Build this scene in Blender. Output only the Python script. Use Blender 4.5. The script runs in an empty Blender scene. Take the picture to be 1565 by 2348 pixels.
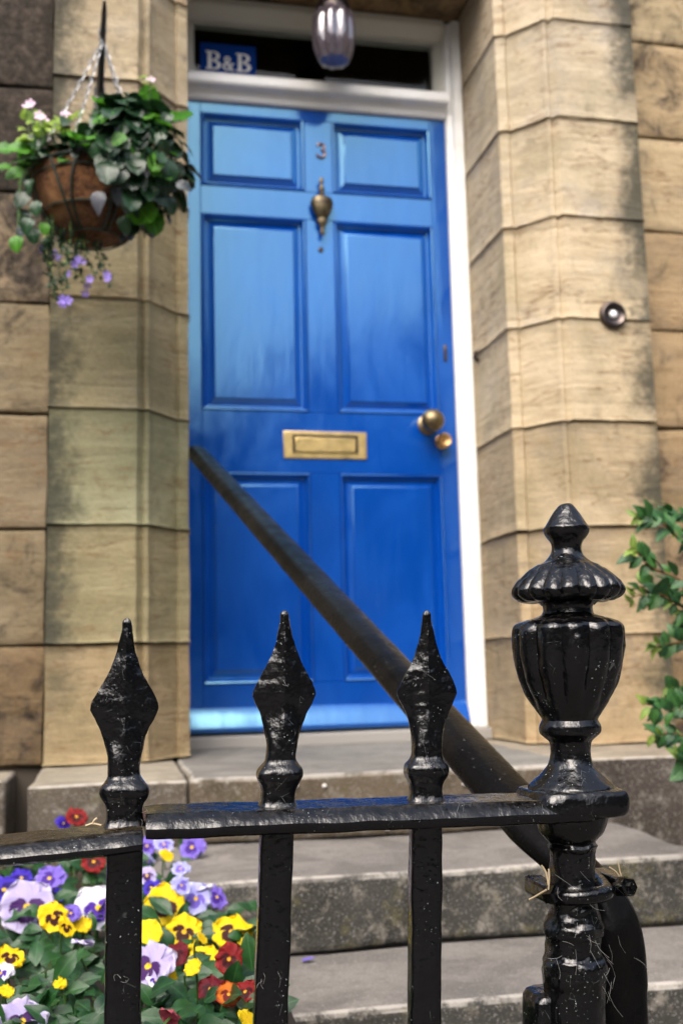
import bpy, bmesh, math, random
from mathutils import Vector, Matrix, noise
random.seed(11)
S = bpy.context.scene
COL = S.collection
R = math.radians

# ------------------------------------------------------------------ camera
CAM = Vector((-.6174, -3.2027, .1948)); YAW, PITCH, ROLL, FPX = -.2045, .1403, -.0232, 2485.3
cy_, sy_, cp_, sp_, cr_, sr_ = math.cos(YAW), math.sin(YAW), math.cos(PITCH), math.sin(PITCH), math.cos(ROLL), math.sin(ROLL)
FW = Vector((-sy_*cp_, cy_*cp_, sp_)); r0 = Vector((cy_, sy_, 0)); u0 = r0.cross(FW)
RT = r0*cr_ + u0*sr_; UP = u0*cr_ - r0*sr_
cam = bpy.data.cameras.new('camera'); camo = bpy.data.objects.new('camera', cam); COL.objects.link(camo)
camo.matrix_world = Matrix(((RT.x, UP.x, -FW.x, CAM.x), (RT.y, UP.y, -FW.y, CAM.y), (RT.z, UP.z, -FW.z, CAM.z), (0, 0, 0, 1)))
cam.sensor_fit = 'VERTICAL'; cam.sensor_height = 36; cam.lens = FPX/2348*36
cam.clip_start = .02; cam.clip_end = 500
cam.dof.use_dof = True; cam.dof.focus_distance = .86; cam.dof.aperture_fstop = 8.5
S.camera = camo

# ------------------------------------------------------------------ light
SUN_EL, SUN_AZ = R(50), R(207)          # azimuth measured from +Y towards +X
w = bpy.data.worlds.new('World'); S.world = w; w.use_nodes = True
nt = w.node_tree; bg = nt.nodes['Background']
sky = nt.nodes.new('ShaderNodeTexSky'); sky.sky_type = 'NISHITA'; sky.sun_disc = False
sky.sun_elevation = SUN_EL; sky.sun_rotation = SUN_AZ; sky.dust_density = 6; sky.air_density = 1; sky.ozone_density = 1
hs = nt.nodes.new('ShaderNodeHueSaturation'); hs.inputs['Saturation'].default_value = .8
nt.links.new(sky.outputs[0], hs.inputs['Color']); nt.links.new(hs.outputs[0], bg.inputs[0]); bg.inputs[1].default_value = .15
sl = bpy.data.lights.new('sun', 'SUN'); sl.energy = .9; sl.angle = R(50); sl.color = (1, .98, .95)
so = bpy.data.objects.new('sun', sl); COL.objects.link(so)
sd = Vector((math.sin(SUN_AZ)*math.cos(SUN_EL), math.cos(SUN_AZ)*math.cos(SUN_EL), math.sin(SUN_EL)))
so.rotation_euler = sd.to_track_quat('Z', 'Y').to_euler(); so.location = (0, -4, 6)
S.view_settings.view_transform = 'Standard'; S.view_settings.look = 'None'; S.view_settings.gamma = 1
S.view_settings.use_curve_mapping = False; S.view_settings.exposure = 1.18

# ------------------------------------------------------------------ helpers
def ray(px, py): return FW + RT*((px-782.5)/FPX) + UP*((1174-py)/FPX)
def on_y(px, py, Y): d = ray(px, py); return CAM + d*((Y-CAM.y)/d.y)
def on_z(px, py, Z): d = ray(px, py); return CAM + d*((Z-CAM.z)/d.z)

def link(name, me, mat=None, parent=None, loc=None):
    o = bpy.data.objects.new(name, me); COL.objects.link(o)
    if mat and me and not me.materials: me.materials.append(mat)
    if parent: o.parent = parent
    if loc is not None: o.location = loc
    return o
def tag(o, label=None, cat=None, group=None, kind=None):
    if label: o['label'] = label
    if cat: o['category'] = cat
    if group: o['group'] = group
    if kind: o['kind'] = kind
    return o
def thing(name, label, cat, loc=(0, 0, 0), group=None):
    o = bpy.data.objects.new(name, None); COL.objects.link(o); o.location = loc; o.empty_display_size = .05
    return tag(o, label, cat, group)
def smooth(me, ang=None):
    for p in me.polygons: p.use_smooth = True
    if ang is not None and hasattr(me, 'set_sharp_from_angle'): me.set_sharp_from_angle(angle=R(ang))
    return me
def pyd(name, v, f, sm=None):
    me = bpy.data.meshes.new(name); me.from_pydata([tuple(a) for a in v], [], f); me.update()
    if sm is not None: smooth(me, sm)
    return me
def bm_me(name, bm, sm=None):
    me = bpy.data.meshes.new(name); bmesh.ops.recalc_face_normals(bm, faces=bm.faces[:]); bm.to_mesh(me); bm.free()
    if sm is not None: smooth(me, sm)
    return me
def box(name, x0, x1, y0, y1, z0, z1, mat, parent=None, bev=.004, seg=2, jit=0, cuts=0, seed=0):
    bm = bmesh.new(); bmesh.ops.create_cube(bm, size=1)
    for v in bm.verts: v.co = Vector((x0+(v.co.x+.5)*(x1-x0), y0+(v.co.y+.5)*(y1-y0), z0+(v.co.z+.5)*(z1-z0)))
    if cuts: bmesh.ops.subdivide_edges(bm, edges=bm.edges[:], cuts=cuts, use_grid_fill=True)
    if bev:
        es = [e for e in bm.edges if len(e.link_faces) == 2 and e.calc_face_angle() > .5]
        bmesh.ops.bevel(bm, geom=es, offset=bev, segments=seg, affect='EDGES', profile=.6)
    if jit:
        for v in bm.verts: v.co += noise.noise_vector(v.co*6+Vector((seed*7.3, 0, 0)))*jit + noise.noise_vector(v.co*23+Vector((0, seed*3.1, 0)))*jit*.4
    return link(name, bm_me(name, bm, 35 if cuts else 14), mat, parent)
def rings(name, rs, mat=None, parent=None, closed=False, cap=True, sm=40):
    n = len(rs[0]); v = [p for r in rs for p in r]; f = []
    m = len(rs)
    for i in range(m if closed else m-1):
        a, b = i*n, ((i+1) % m)*n
        for j in range(n): f.append((a+j, a+(j+1) % n, b+(j+1) % n, b+j))
    if cap and not closed: f.append(tuple(range(n-1, -1, -1))); f.append(tuple(range((m-1)*n, m*n)))
    me = pyd(name, v, f, sm)
    return link(name, me, mat, parent) if mat else me
def tube_rings(path, rad, n=10, prof=None, up=Vector((0, 0, 1))):
    rs = []
    P = [Vector(p) for p in path]
    for i, p in enumerate(P):
        t = (P[min(i+1, len(P)-1)] - P[max(i-1, 0)]).normalized()
        s = t.cross(up)
        if s.length < 1e-3: s = t.cross(Vector((0, 1, 0)))
        s.normalize(); q = s.cross(t)
        rr = rad[i] if isinstance(rad, (list, tuple)) else rad
        if prof: rs.append([p + s*a*rr + q*b*rr for a, b in prof])
        else: rs.append([p + (s*math.cos(2*math.pi*k/n) + q*math.sin(2*math.pi*k/n))*rr for k in range(n)])
    return rs
def tube(name, path, rad, mat, parent=None, n=8, prof=None, up=Vector((0, 0, 1))):
    return rings(name, tube_rings(path, rad, n, prof, up), mat, parent)
def spline(pts, per=6):
    P = [Vector(p) for p in pts]; out = []
    for i in range(len(P)-1):
        a, b, c, d = P[max(i-1, 0)], P[i], P[i+1], P[min(i+2, len(P)-1)]
        for k in range(per):
            t = k/per
            out.append(.5*((2*b)+(c-a)*t+(2*a-5*b+4*c-d)*t*t+(3*b-a-3*c+d)*t**3))
    out.append(P[-1]); return out
def lathe(name, prof, mat=None, parent=None, n=32, mod=None, axis='Z', sm=40):
    rs = []
    for r, z in prof:
        ring = []
        for k in range(n):
            a = 2*math.pi*k/n; q = r*(mod(a, z) if mod else 1)
            c = Vector((q*math.cos(a), q*math.sin(a), z))
            if axis == 'Y': c = Vector((c.x, -c.z, c.y))
            ring.append(c)
        rs.append(ring)
    return rings(name, rs, mat, parent, sm=sm)

# ------------------------------------------------------------------ materials
def new(name):
    m = bpy.data.materials.new(name); m.use_nodes = True
    t = m.node_tree; return m, t, t.nodes['Principled BSDF']
class G:
    def __init__(s, t): s.t = t
    def n(s, typ, **kw):
        o = s.t.nodes.new('ShaderNode'+typ)
        for k, v in kw.items():
            if k in o.inputs.keys(): s.set(o.inputs[k], v)
            else: setattr(o, k, v)
        return o
    def set(s, inp, v):
        if hasattr(v, 'is_output') or isinstance(v, bpy.types.NodeSocket): s.t.links.new(v, inp)
        else: inp.default_value = v
    def noise(s, vec, scale, detail=4, rough=.55, dist=0):
        o = s.n('TexNoise', Vector=vec, Scale=scale, Detail=detail, Roughness=rough, Distortion=dist); return o.outputs['Fac']
    def ramp(s, fac, stops):
        o = s.n('ValToRGB', Fac=fac); e = o.color_ramp.elements
        while len(e) < len(stops): e.new(.5)
        for el, (p, c) in zip(e, stops): el.position = p; el.color = (*c, 1) if isinstance(c, tuple) else (c, c, c, 1)
        return o.outputs['Color']
    def mix(s, f, a, b, mode='MIX'):
        o = s.n('Mix', data_type='RGBA', blend_type=mode)
        s.set(o.inputs[0], f); s.set(o.inputs[6], a if not isinstance(a, tuple) else (*a, 1)); s.set(o.inputs[7], b if not isinstance(b, tuple) else (*b, 1))
        return o.outputs[2]
    def math(s, op, a, b=0.):
        o = s.n('Math', operation=op); s.set(o.inputs[0], a); s.set(o.inputs[1], b); return o.outputs[0]
    def mr(s, v, a, b, c=0., d=1.):
        o = s.n('MapRange', interpolation_type='SMOOTHSTEP'); s.set(o.inputs['Value'], v)
        for k, x in zip(('From Min', 'From Max', 'To Min', 'To Max'), (a, b, c, d)): o.inputs[k].default_value = x
        return o.outputs['Result']
    def mapv(s, vec, scale=(1, 1, 1), loc=None):
        o = s.n('Mapping'); s.set(o.inputs['Vector'], vec); o.inputs['Scale'].default_value = scale
        if loc is not None: s.set(o.inputs['Location'], loc)
        return o.outputs[0]
    def bump(s, h, strength, dist, normal=None):
        o = s.n('Bump', Height=h, Strength=strength, Distance=dist)
        if normal: s.set(o.inputs['Normal'], normal)
        return o.outputs[0]

def stone_material(name, edge_stain=True):
    """Weathered sandstone; object colour = tint, object colour alpha = amount of soot."""
    m, t, b = new(name); g = G(t)
    pos = g.n('NewGeometry').outputs['Position']; oi = g.n('ObjectInfo')
    off = g.math('MULTIPLY', oi.outputs['Random'], 60.)
    cx = g.n('CombineXYZ', X=off, Y=off, Z=off).outputs[0]
    v = g.n('VectorMath', operation='ADD'); g.set(v.inputs[0], pos); g.set(v.inputs[1], cx); v = v.outputs[0]
    # tilted bedding
    bed = g.mapv(v, (3.5, 3.5, 34)); rot = t.nodes[-1]; rot.inputs['Rotation'].default_value = (.06, .12, 0)
    streak = g.noise(bed, 1.0, 5, .6, .8)
    big = g.noise(v, 5.5, 4, .6); fine = g.noise(v, 140, 3, .7); mid = g.noise(v, 22, 5, .65)
    c = g.mix(g.mr(streak, .3, .72), (.455, .395, .29), (.315, .265, .185))
    c = g.mix(g.mr(big, .38, .68, 0, .6), c, (.40, .335, .24))
    c = g.mix(g.mr(mid, .52, .75, 0, .45), c, (.21, .145, .08))
    grn = g.noise(g.mapv(v, (4, 4, 3)), 1, 5, .65, .5)
    c = g.mix(g.mr(grn, .47, .68, 0, .55), c, (.20, .185, .12))
    c = g.mix(g.mr(g.noise(g.mapv(v, (2.5, 2.5, 3.5)), 1, 3, .6), .52, .7, 0, .5), c, (.55, .485, .385))
    gry = g.noise(g.mapv(v, (3.2, 3.2, 4.5)), 1, 6, .7, .3)
    c = g.mix(g.mr(gry, .50, .66, 0, .65), c, (.27, .25, .225))
    drt = g.noise(g.mapv(v, (9, 9, 4)), 1, 6, .75, .4)
    c = g.mix(g.mr(drt, .56, .74, 0, .62), c, (.095, .085, .06))
    c = g.mix(g.mr(g.noise(v, 70, 4, .7), .60, .72, 0, .35), c, (.10, .075, .05))
    c = g.mix(g.mr(fine, .35, .65, 0, .22), c, (.55, .46, .33))
    c = g.mix(1., c, oi.outputs['Color'], 'MULTIPLY')
    # iron-stained veins
    vein = g.noise(g.mapv(v, (1.2, 1.2, 9)), 3.3, 3, .5, 1.2)
    vm = g.math('MULTIPLY', g.mr(g.math('ABSOLUTE', g.math('SUBTRACT', vein, .5)), .0, .026, .75, 0), g.mr(big, .42, .6))
    c = g.mix(vm, c, (.17, .10, .05))
    if edge_stain:
        sep = g.n('SeparateXYZ', Vector=pos)
        ax = g.math('ABSOLUTE', g.math('SUBTRACT', sep.outputs[0], .037))
        wob = g.math('ADD', ax, g.math('MULTIPLY', g.math('SUBTRACT', g.noise(g.mapv(pos, (3, 3, 5)), 1.7, 4, .6), .5), .16))
        st = g.math('MULTIPLY', g.mr(g.math('ADD', wob, g.math('MULTIPLY', g.math('SUBTRACT', g.noise(pos, 38, 5, .75), .5), .16)), .72, .83), g.mr(g.noise(g.mapv(v, (1, 1, 1)), 2.6, 4), .34, .56))
        c = g.mix(g.math('MULTIPLY', st, .88), c, (.035, .037, .028))
    soot = g.noise(v, 9, 7, .72, .6)
    a = oi.outputs['Alpha']
    sm_ = g.math('ADD', soot, g.math('SUBTRACT', g.math('MULTIPLY', a, .72), .5))
    sc_ = g.mix(g.mr(g.noise(v, 36, 7, .85), .44, .62), (.006, .0055, .005), (.058, .044, .036))
    c = g.mix(g.mr(sm_, .26, .50, 0, .95), c, sc_)
    g.set(b.inputs['Base Color'], c); b.inputs['Roughness'].default_value = .88; b.inputs['Specular IOR Level'].default_value = .25
    h = g.math('ADD', g.math('MULTIPLY', streak, .7), g.math('ADD', g.math('MULTIPLY', mid, .9), g.math('MULTIPLY', fine, .3)))
    g.set(b.inputs['Normal'], g.bump(h, .8, .008))
    return m
STONE = stone_material('sandstone')
STONE_W = stone_material('sandstone_wall', False)

def simple(name, col, rough=.5, metal=0, **kw):
    m, t, b = new(name); b.inputs['Base Color'].default_value = (*col, 1); b.inputs['Roughness'].default_value = rough; b.inputs['Metallic'].default_value = metal
    for k, v in kw.items(): b.inputs[k.replace('_', ' ')].default_value = v
    return m
MORTAR = simple('mortar', (.05, .04, .03), .95)
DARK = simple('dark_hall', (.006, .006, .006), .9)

def iron():
    m, t, b = new('black_gloss_paint'); g = G(t)
    pos = g.n('TexCoord').outputs['Object']
    pos = g.n('NewGeometry').outputs['Position']
    lump = g.math('ADD', g.noise(pos, 60, 2, .5), g.math('MULTIPLY', g.noise(pos, 150, 2, .5), .35)); fine = g.noise(pos, 330, 4, .7); drip = g.noise(g.mapv(pos, (160, 160, 38)), 1, 3, .6)
    # chips and specks of pale dust
    sp = g.noise(pos, 520, 2, .5); mask = g.noise(pos, 28, 3, .6)
    speck = g.math('MULTIPLY', g.mr(sp, .69, .74), g.mr(mask, .46, .6))
    v = g.n('TexVoronoi', feature='DISTANCE_TO_EDGE'); g.set(v.inputs['Vector'], g.mapv(pos, (95, 95, 60))); v.inputs['Scale'].default_value = 1
    scr = g.math('MULTIPLY', g.mr(v.outputs['Distance'], .006, .022, 1, 0), g.math('MULTIPLY', g.mr(g.noise(pos, 60, 3, .6), .55, .63), g.mr(mask, .45, .58)))
    d = g.math('MAXIMUM', g.math('MULTIPLY', speck, .7), g.math('MULTIPLY', scr, .13))
    up = g.n('SeparateXYZ', Vector=g.n('NewGeometry').outputs['Normal']).outputs[2]
    dust = g.math('MULTIPLY', g.mr(up, .7, 1.), g.mr(g.noise(pos, 110, 4, .7), .42, .66, 0, .4))
    c = g.mix(d, (.0012, .0012, .0016), (.36, .41, .40)); c = g.mix(g.math('MULTIPLY', dust, .5), c, (.10, .09, .08))
    g.set(b.inputs['Base Color'], c)
    rg = g.math('ADD', g.mr(g.noise(pos, 45, 3, .6), .3, .7, .07, .2), g.math('MULTIPLY', g.math('MAXIMUM', d, dust), .45))
    g.set(b.inputs['Roughness'], rg); b.inputs['IOR'].default_value = 1.52
    h = g.math('ADD', lump, g.math('ADD', g.math('MULTIPLY', fine, .12), g.math('MULTIPLY', drip, .4)))
    g.set(b.inputs['Normal'], g.bump(h, .5, .0034))
    return m
IRON = iron()
def hand_paint():
    m, t, b = new('worn_handrail_paint'); g = G(t); pos = g.n('NewGeometry').outputs['Position']
    sp = g.mr(g.noise(pos, 300, 2, .5), .71, .76); mask = g.mr(g.noise(pos, 14, 3, .6), .48, .62)
    sep = g.n('SeparateXYZ', Vector=pos)
    near = g.math('SUBTRACT', 1., g.mr(sep.outputs[1], -2.1, -1.0))
    s = g.math('MULTIPLY', g.math('MULTIPLY', sp, mask), near)
    wear = g.mr(g.noise(pos, 9, 4, .6), .3, .7)
    c = g.mix(wear, (.003, .003, .0033), (.008, .0075, .007)); c = g.mix(g.math('MULTIPLY', s, .6), c, (.4, .39, .38))
    c = g.mix(g.math('MULTIPLY', near, .8), c, (.004, .004, .0045)) if False else c; g.set(b.inputs['Base Color'], c); g.set(b.inputs['Roughness'], g.math('SUBTRACT', g.mr(g.noise(pos, 30, 4), .3, .7, .30, .45), g.math('MULTIPLY', near, .14))); b.inputs['IOR'].default_value = 1.4; b.inputs['Specular IOR Level'].default_value = .07
    g.set(b.inputs['Normal'], g.bump(g.noise(pos, 120, 4, .6), .35, .002)); return m
HAND = hand_paint()
def door_paint():
    m, t, b = new('blue_gloss_paint'); g = G(t); pos = g.n('NewGeometry').outputs['Position']
    oi = g.n('ObjectInfo').outputs['Random']
    brush = g.noise(g.mapv(pos, (90, 20, 5)), 1, 4, .6, .4); wav = g.noise(g.mapv(pos, (9, 3, 2.2)), 1, 3, .6); fine = g.noise(pos, 160, 3)
    patch = g.noise(g.mapv(pos, (5, 2, 2.5)), 1, 4, .65, .8)
    c = g.mix(g.mr(patch, .35, .7), (.0006, .050, .32), (.001, .064, .385))
    g.set(b.inputs['Base Color'], c)
    g.set(b.inputs['Roughness'], g.mr(g.math('ADD', g.math('MULTIPLY', patch, .7), g.math('MULTIPLY', brush, .3)), .35, .65, .07, .19))
    b.inputs['IOR'].default_value = 2.3; b.inputs['Specular Tint'].default_value = (.42, .86, 1, 1)
    h = g.math('ADD', g.math('MULTIPLY', brush, .13), g.math('ADD', wav, g.math('MULTIPLY', fine, .05)))
    nb = g.bump(h, .36, .004); g.set(b.inputs['Normal'], nb)
    return m
BLUE = door_paint()
def white():
    m, t, b = new('white_gloss_paint'); g = G(t); pos = g.n('NewGeometry').outputs['Position']
    n1 = g.noise(pos, 8, 4, .6); c = g.mix(g.mr(n1, .4, .75), (.80, .80, .79), (.70, .69, .65)); g.set(b.inputs['Base Color'], c)
    b.inputs['Roughness'].default_value = .35; g.set(b.inputs['Normal'], g.bump(g.noise(g.mapv(pos, (60, 60, 12)), 1, 3), .2, .003)); return m
WHITE = white()
def brass(name, c0, c1, rough):
    m, t, b = new(name); g = G(t); pos = g.n('NewGeometry').outputs['Position']
    n1 = g.noise(pos, 40, 4, .65); g.set(b.inputs['Base Color'], g.mix(g.mr(n1, .3, .7), c0, c1)); b.inputs['Metallic'].default_value = 1
    g.set(b.inputs['Roughness'], g.mr(g.noise(pos, 25, 3), .3, .7, rough, rough+.15)); g.set(b.inputs['Normal'], g.bump(n1, .15, .002)); return m
BRASS = brass('aged_brass', (.62, .46, .20), (.50, .37, .15), .3)
BRONZE = brass('dull_brass', (.26, .20, .11), (.13, .10, .06), .35)
PEWTER = brass('dark_bronze', (.11, .09, .08), (.06, .05, .05), .3)
COPPER = brass('copper_numeral', (.32, .20, .16), (.24, .14, .11), .35)
CHAIN = brass('zinc_chain', (.36, .37, .39), (.26, .27, .28), .45)

def concrete(name, top, dark, riser_dark=True):
    m, t, b = new(name); g = G(t); ge = g.n('NewGeometry'); pos = ge.outputs['Position']
    big = g.noise(pos, 7, 6, .7, .5); mid = g.noise(pos, 34, 5, .7); fine = g.noise(pos, 260, 3, .7)
    lay = g.noise(g.mapv(pos, (6, 18, 40)), 1, 4, .6)
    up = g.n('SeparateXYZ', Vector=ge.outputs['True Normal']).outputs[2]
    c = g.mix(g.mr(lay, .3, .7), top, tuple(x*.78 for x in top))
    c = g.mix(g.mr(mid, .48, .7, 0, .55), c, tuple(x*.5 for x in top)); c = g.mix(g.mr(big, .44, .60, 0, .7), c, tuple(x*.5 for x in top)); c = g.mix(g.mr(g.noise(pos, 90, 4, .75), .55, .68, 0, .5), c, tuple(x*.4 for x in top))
    # upright faces take the darker, mottled riser colour
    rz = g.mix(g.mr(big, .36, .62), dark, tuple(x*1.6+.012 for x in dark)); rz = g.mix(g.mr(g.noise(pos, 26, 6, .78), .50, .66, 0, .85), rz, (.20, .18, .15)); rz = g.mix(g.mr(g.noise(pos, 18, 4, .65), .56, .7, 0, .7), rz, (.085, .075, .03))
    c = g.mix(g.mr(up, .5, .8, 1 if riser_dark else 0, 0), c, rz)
    c = g.mix(g.mr(fine, .55, .70, 0, .5), c, (.46, .44, .41))
    nose = g.math('MULTIPLY', g.math('MULTIPLY', g.mr(up, .30, .55), g.mr(up, .985, .90)), g.mr(g.noise(pos, 24, 4, .7), .36, .56))
    c = g.mix(g.math('MULTIPLY', nose, .75), c, (.42, .39, .345))
    g.set(b.inputs['Base Color'], c); b.inputs['Roughness'].default_value = .9
    g.set(b.inputs['Normal'], g.bump(g.math('ADD', mid, g.math('MULTIPLY', fine, .5)), .5, .006)); return m
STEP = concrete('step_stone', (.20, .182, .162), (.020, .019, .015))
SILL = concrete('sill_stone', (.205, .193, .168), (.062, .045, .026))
PLINTH = concrete('brown_plinth_stone', (.31, .27, .20), (.042, .032, .021))  # brown plinth stone, upright faces darker than the top
PLINTH2 = concrete('shaded_plinth_stone', (.30, .25, .18), (.03, .022, .016))  # darker copy for the right plinth, shade of its face put into the colour
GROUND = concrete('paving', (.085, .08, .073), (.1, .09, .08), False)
SOIL = simple('soil', (.018, .012, .008), 1)

def leaf_mat(name, c0, c1, rough=.4, trans=.25, vein=None):
    m, t, b = new(name); g = G(t); oi = g.n('ObjectInfo').outputs['Random']; tc = g.n('TexCoord').outputs['Generated']
    c = g.mix(oi, c0, c1); pos = g.n('NewGeometry').outputs['Position']
    c = g.mix(g.mr(g.noise(pos, 120, 3), .35, .7, 0, .35), c, tuple(min(1, x*1.7) for x in c1))
    sx = g.n('SeparateXYZ', Vector=tc); d = g.math('ABSOLUTE', g.math('SUBTRACT', sx.outputs[0], .5))
    c = g.mix(g.mr(d, .0, .05, .5, 0), c, vein or tuple(min(1, x*2.2+.02) for x in c1))
    g.set(b.inputs['Base Color'], c); b.inputs['Roughness'].default_value = rough
    b.inputs['Subsurface Weight'].default_value = 0
    tr = g.n('BsdfTranslucent', Color=c); mx = g.n('MixShader'); mx.inputs[0].default_value = trans
    out = t.nodes['Material Output']; t.links.new(b.outputs[0], mx.inputs[1]); t.links.new(tr.outputs[0], mx.inputs[2]); t.links.new(mx.outputs[0], out.inputs[0])
    wv = g.n('TexWave', Scale=6., Distortion=2.); g.set(wv.inputs['Vector'], tc)
    g.set(b.inputs['Normal'], g.bump(wv.outputs['Fac'], .2, .002)); return m
LEAF_BED = leaf_mat('pansy_leaf', (.006, .030, .011), (.016, .064, .014), .32, .14)
LEAF_DARK = leaf_mat('dark_basket_leaf', (.006, .022, .010), (.018, .055, .020), .28, .10)
LEAF_MID = leaf_mat('green_basket_leaf', (.04, .16, .012), (.09, .28, .02), .4, .35)
LEAF_LIME = leaf_mat('lime_leaf', (.22, .38, .04), (.36, .50, .10), .45, .35)
LEAF_GREY = leaf_mat('silver_purple_leaf', (.13, .115, .16), (.06, .085, .08), .35, .1, (.06, .05, .08))
LEAF_SHRUB = leaf_mat('shrub_leaf', (.012, .050, .024), (.04, .125, .022), .4, .15)
LEAF_TIP = leaf_mat('shrub_tip_leaf', (.10, .20, .03), (.20, .28, .05), .45, .25)
STEM = simple('green_stem', (.06, .13, .03), .5)
TWIG = simple('red_brown_twig', (.16, .08, .03), .6)
STRAW = simple('dry_straw', (.36, .28, .17), .8)
WEB = simple('cobweb_silk', (.24, .235, .23), .7)

# ------------------------------------------------------------------ setting
g_ = pyd('ground', [(-120, -120, -.42), (120, -120, -.42), (120, 120, -.42), (-120, 120, -.42)], [(0, 1, 2, 3)])
tag(link('ground', g_, GROUND), 'grey paved ground in front of the house', kind='structure')
b_ = box('flower_bed_soil', -3.2, -.40, -2.30, -.88, -.419, -.235, SOIL, None, .01, 2, .012, 6); tag(b_, 'dark soil of the flower bed beside the steps', kind='structure')
# far trees across the street (seen mirrored in the gloss paint)
tag(link('road', pyd('road', [(-60, -11, -.416), (60, -11, -.416), (60, -4.6, -.416), (-60, -4.6, -.416)], [(0, 1, 2, 3)]), simple('asphalt', (.05, .05, .05), .8)), 'asphalt road in front of the house', kind='structure')
fv, ff = [], []
rnd = random.Random(3)
for i in range(14000):
    a = rnd.uniform(R(150), R(390)); d = rnd.uniform(17, 22)
    side = max(0, min(1, (abs(((a-R(262)+math.pi) % (2*math.pi))-math.pi)-R(14))/R(16))); top = 6.6 + 2.6*side + (.35+1.6*side)*noise.noise(Vector((a*7, 0, 2))) + .35*noise.noise(Vector((a*23, 1, 2)))
    p = Vector((d*math.cos(a), -3+d*math.sin(a), -.4 + top*rnd.random()**.8)); s = rnd.uniform(.25, .55)
    n = Vector((rnd.gauss(0, 1), rnd.gauss(0, 1), rnd.gauss(0, 1))).normalized(); e = n.orthogonal().normalized()*s; f2 = n.cross(e)
    k = len(fv); fv += [p-e, p-f2*.7, p+e, p+f2*.7]; ff.append((k, k+1, k+2, k+3))
far = link('far_wood', pyd('far_wood', fv, ff), simple('far_foliage', (.016, .03, .012), .9)); tag(far, 'dark belt of trees across the street', kind='stuff')

ZC = [-.031, .261, .556, .854, 1.147, 1.450, 1.749, 2.056, 2.36, 2.67, 2.98]
def stone_block(poly, z0, z1, mat, parent, tint, soot, seed, closed_back=True, rough=.0016):
    """one ashlar: plan outline extruded, arrises rounded, faces slightly uneven"""
    b = .0042; rnd = random.Random(seed)
    n = len(poly); P = [Vector((x, y, 0)) for x, y in poly]
    # refine the outline, inset copy for the rounded arris
    dense = []
    for i in range(n):
        a, c = P[i], P[(i+1) % n]; k = max(1, int((c-a).length/.022))
        for j in range(k): dense.append(a.lerp(c, j/k))
    m = len(dense); inset = []
    for i in range(m):
        t = (dense[(i+1) % m]-dense[i-1]).normalized(); inset.append(Vector((-t.y, t.x, 0)))
    zs = [z0+.0032, z0+.0032+b*.5, z0+.0032+b*1.3] + [z0+(z1-z0)*k/7 for k in range(1, 7)] + [z1-.0032-b*1.3, z1-.0032-b*.5, z1-.0032]
    ins = [b, b*.35, 0] + [0]*6 + [0, b*.35, b]
    rs = []
    wob = [rnd.uniform(-.0025, .0025) for _ in range(4)]
    for z, q in zip(zs, ins):
        ring = []
        for p, d in zip(dense, inset):
            c = p + d*q; e = 1 if z < (z0+z1)/2 else -1
            cz = z + (abs(z-(z0+z1)/2)/(z1-z0)*2)**3*(.0030*noise.noise(Vector((p.x*9, p.y*9, seed*1.7+z)))+.0022*noise.noise(Vector((p.x*31, p.y*31, seed*1.7+z)))+wob[0 if e > 0 else 1])
            nv = noise.noise_vector(Vector((c.x*7, c.y*7, cz*7+seed*5.1)))*rough*1.5 + noise.noise_vector(Vector((c.x*30, c.y*30, cz*30)))*rough*.5
            ring.append(Vector((c.x+nv.x, c.y+nv.y, cz)))
        rs.append(ring)
    o = rings('stone', rs, mat, parent, sm=30); o.color = (*tint, soot); return o
def tint(rnd, base=(1, 1, 1), v=.10):
    k = 1+rnd.uniform(-v, v); return (base[0]*k*(1+rnd.uniform(-.04, .04)), base[1]*k, base[2]*k*(1+rnd.uniform(-.07, .07)))

def pilaster(name, label, xr, sgn, xo, tints, soots, seed):
    t = thing(name, label, 'pilaster', (0, 0, 0))
    s = sgn
    # plan outline from the door reveal round to the outer return
    pts = [(xr, .02), (xr+s*.004, -.333), (xr+s*.030, -.345), (xr+s*.036, -.338), (xr+s*.108, -.428), (xr+s*.112, -.438), (xr+s*.122, -.441), (xr+s*.127, -.432), (xr+s*.134, -.438), (xr+s*.143, -.452), (xo, -.452), (xo, .02)]
    if s > 0: pts = pts[::-1]
    core = [(xr+s*.014, .02), (xr+s*.018, -.318), (xr+s*.046, -.325), (xr+s*.118, -.412), (xr+s*.142, -.438), (xo-s*.014, -.438), (xo-s*.014, .02)]
    if s > 0: core = core[::-1]
    rs = [[Vector((x, y, z)) for x, y in core] for z in (ZC[0], ZC[-1])]
    rings('mortar', rs, MORTAR, t, sm=None)
    for i in range(len(ZC)-1):
        stone_block(pts, ZC[i], ZC[i+1], STONE, t, tints[i], soots[i], seed+i)
    return t
rr = random.Random(5)
TL = [(.70, .63, .49), (.64, .65, .51), (.62, .69, .56), (.72, .72, .58), (.62, .60, .47), (.86, .82, .74), (.90, .86, .78), (.90, .85, .79), (1, 1, 1), (1, 1, 1)]
pilaster('stone_pilaster', 'moulded sandstone pilaster behind the hanging basket, greenish lower blocks', -.431, -1, -.791, TL, [.22, .22, .16, .22, .30, .26, .30, .3, .3, .3], 10)
TR = [(.86, .75, .6), (.92, .83, .70), (.98, .90, .78), (1.12, 1.06, .96), (1.14, 1.08, .98), (1.14, 1.1, 1.04), (1.1, 1.08, 1.05), (1.12, 1.08, 1.04), (1.1, 1.08, 1.04), (1.1, 1.1, 1.1)]
pilaster('stone_pilaster', 'pale moulded sandstone pilaster beside the white door jamb, with a round bell push', .4765, 1, .8655, TR, [.26, .18, .12, .08, .06, .10, .14, .12, .1, .1], 40)

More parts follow.
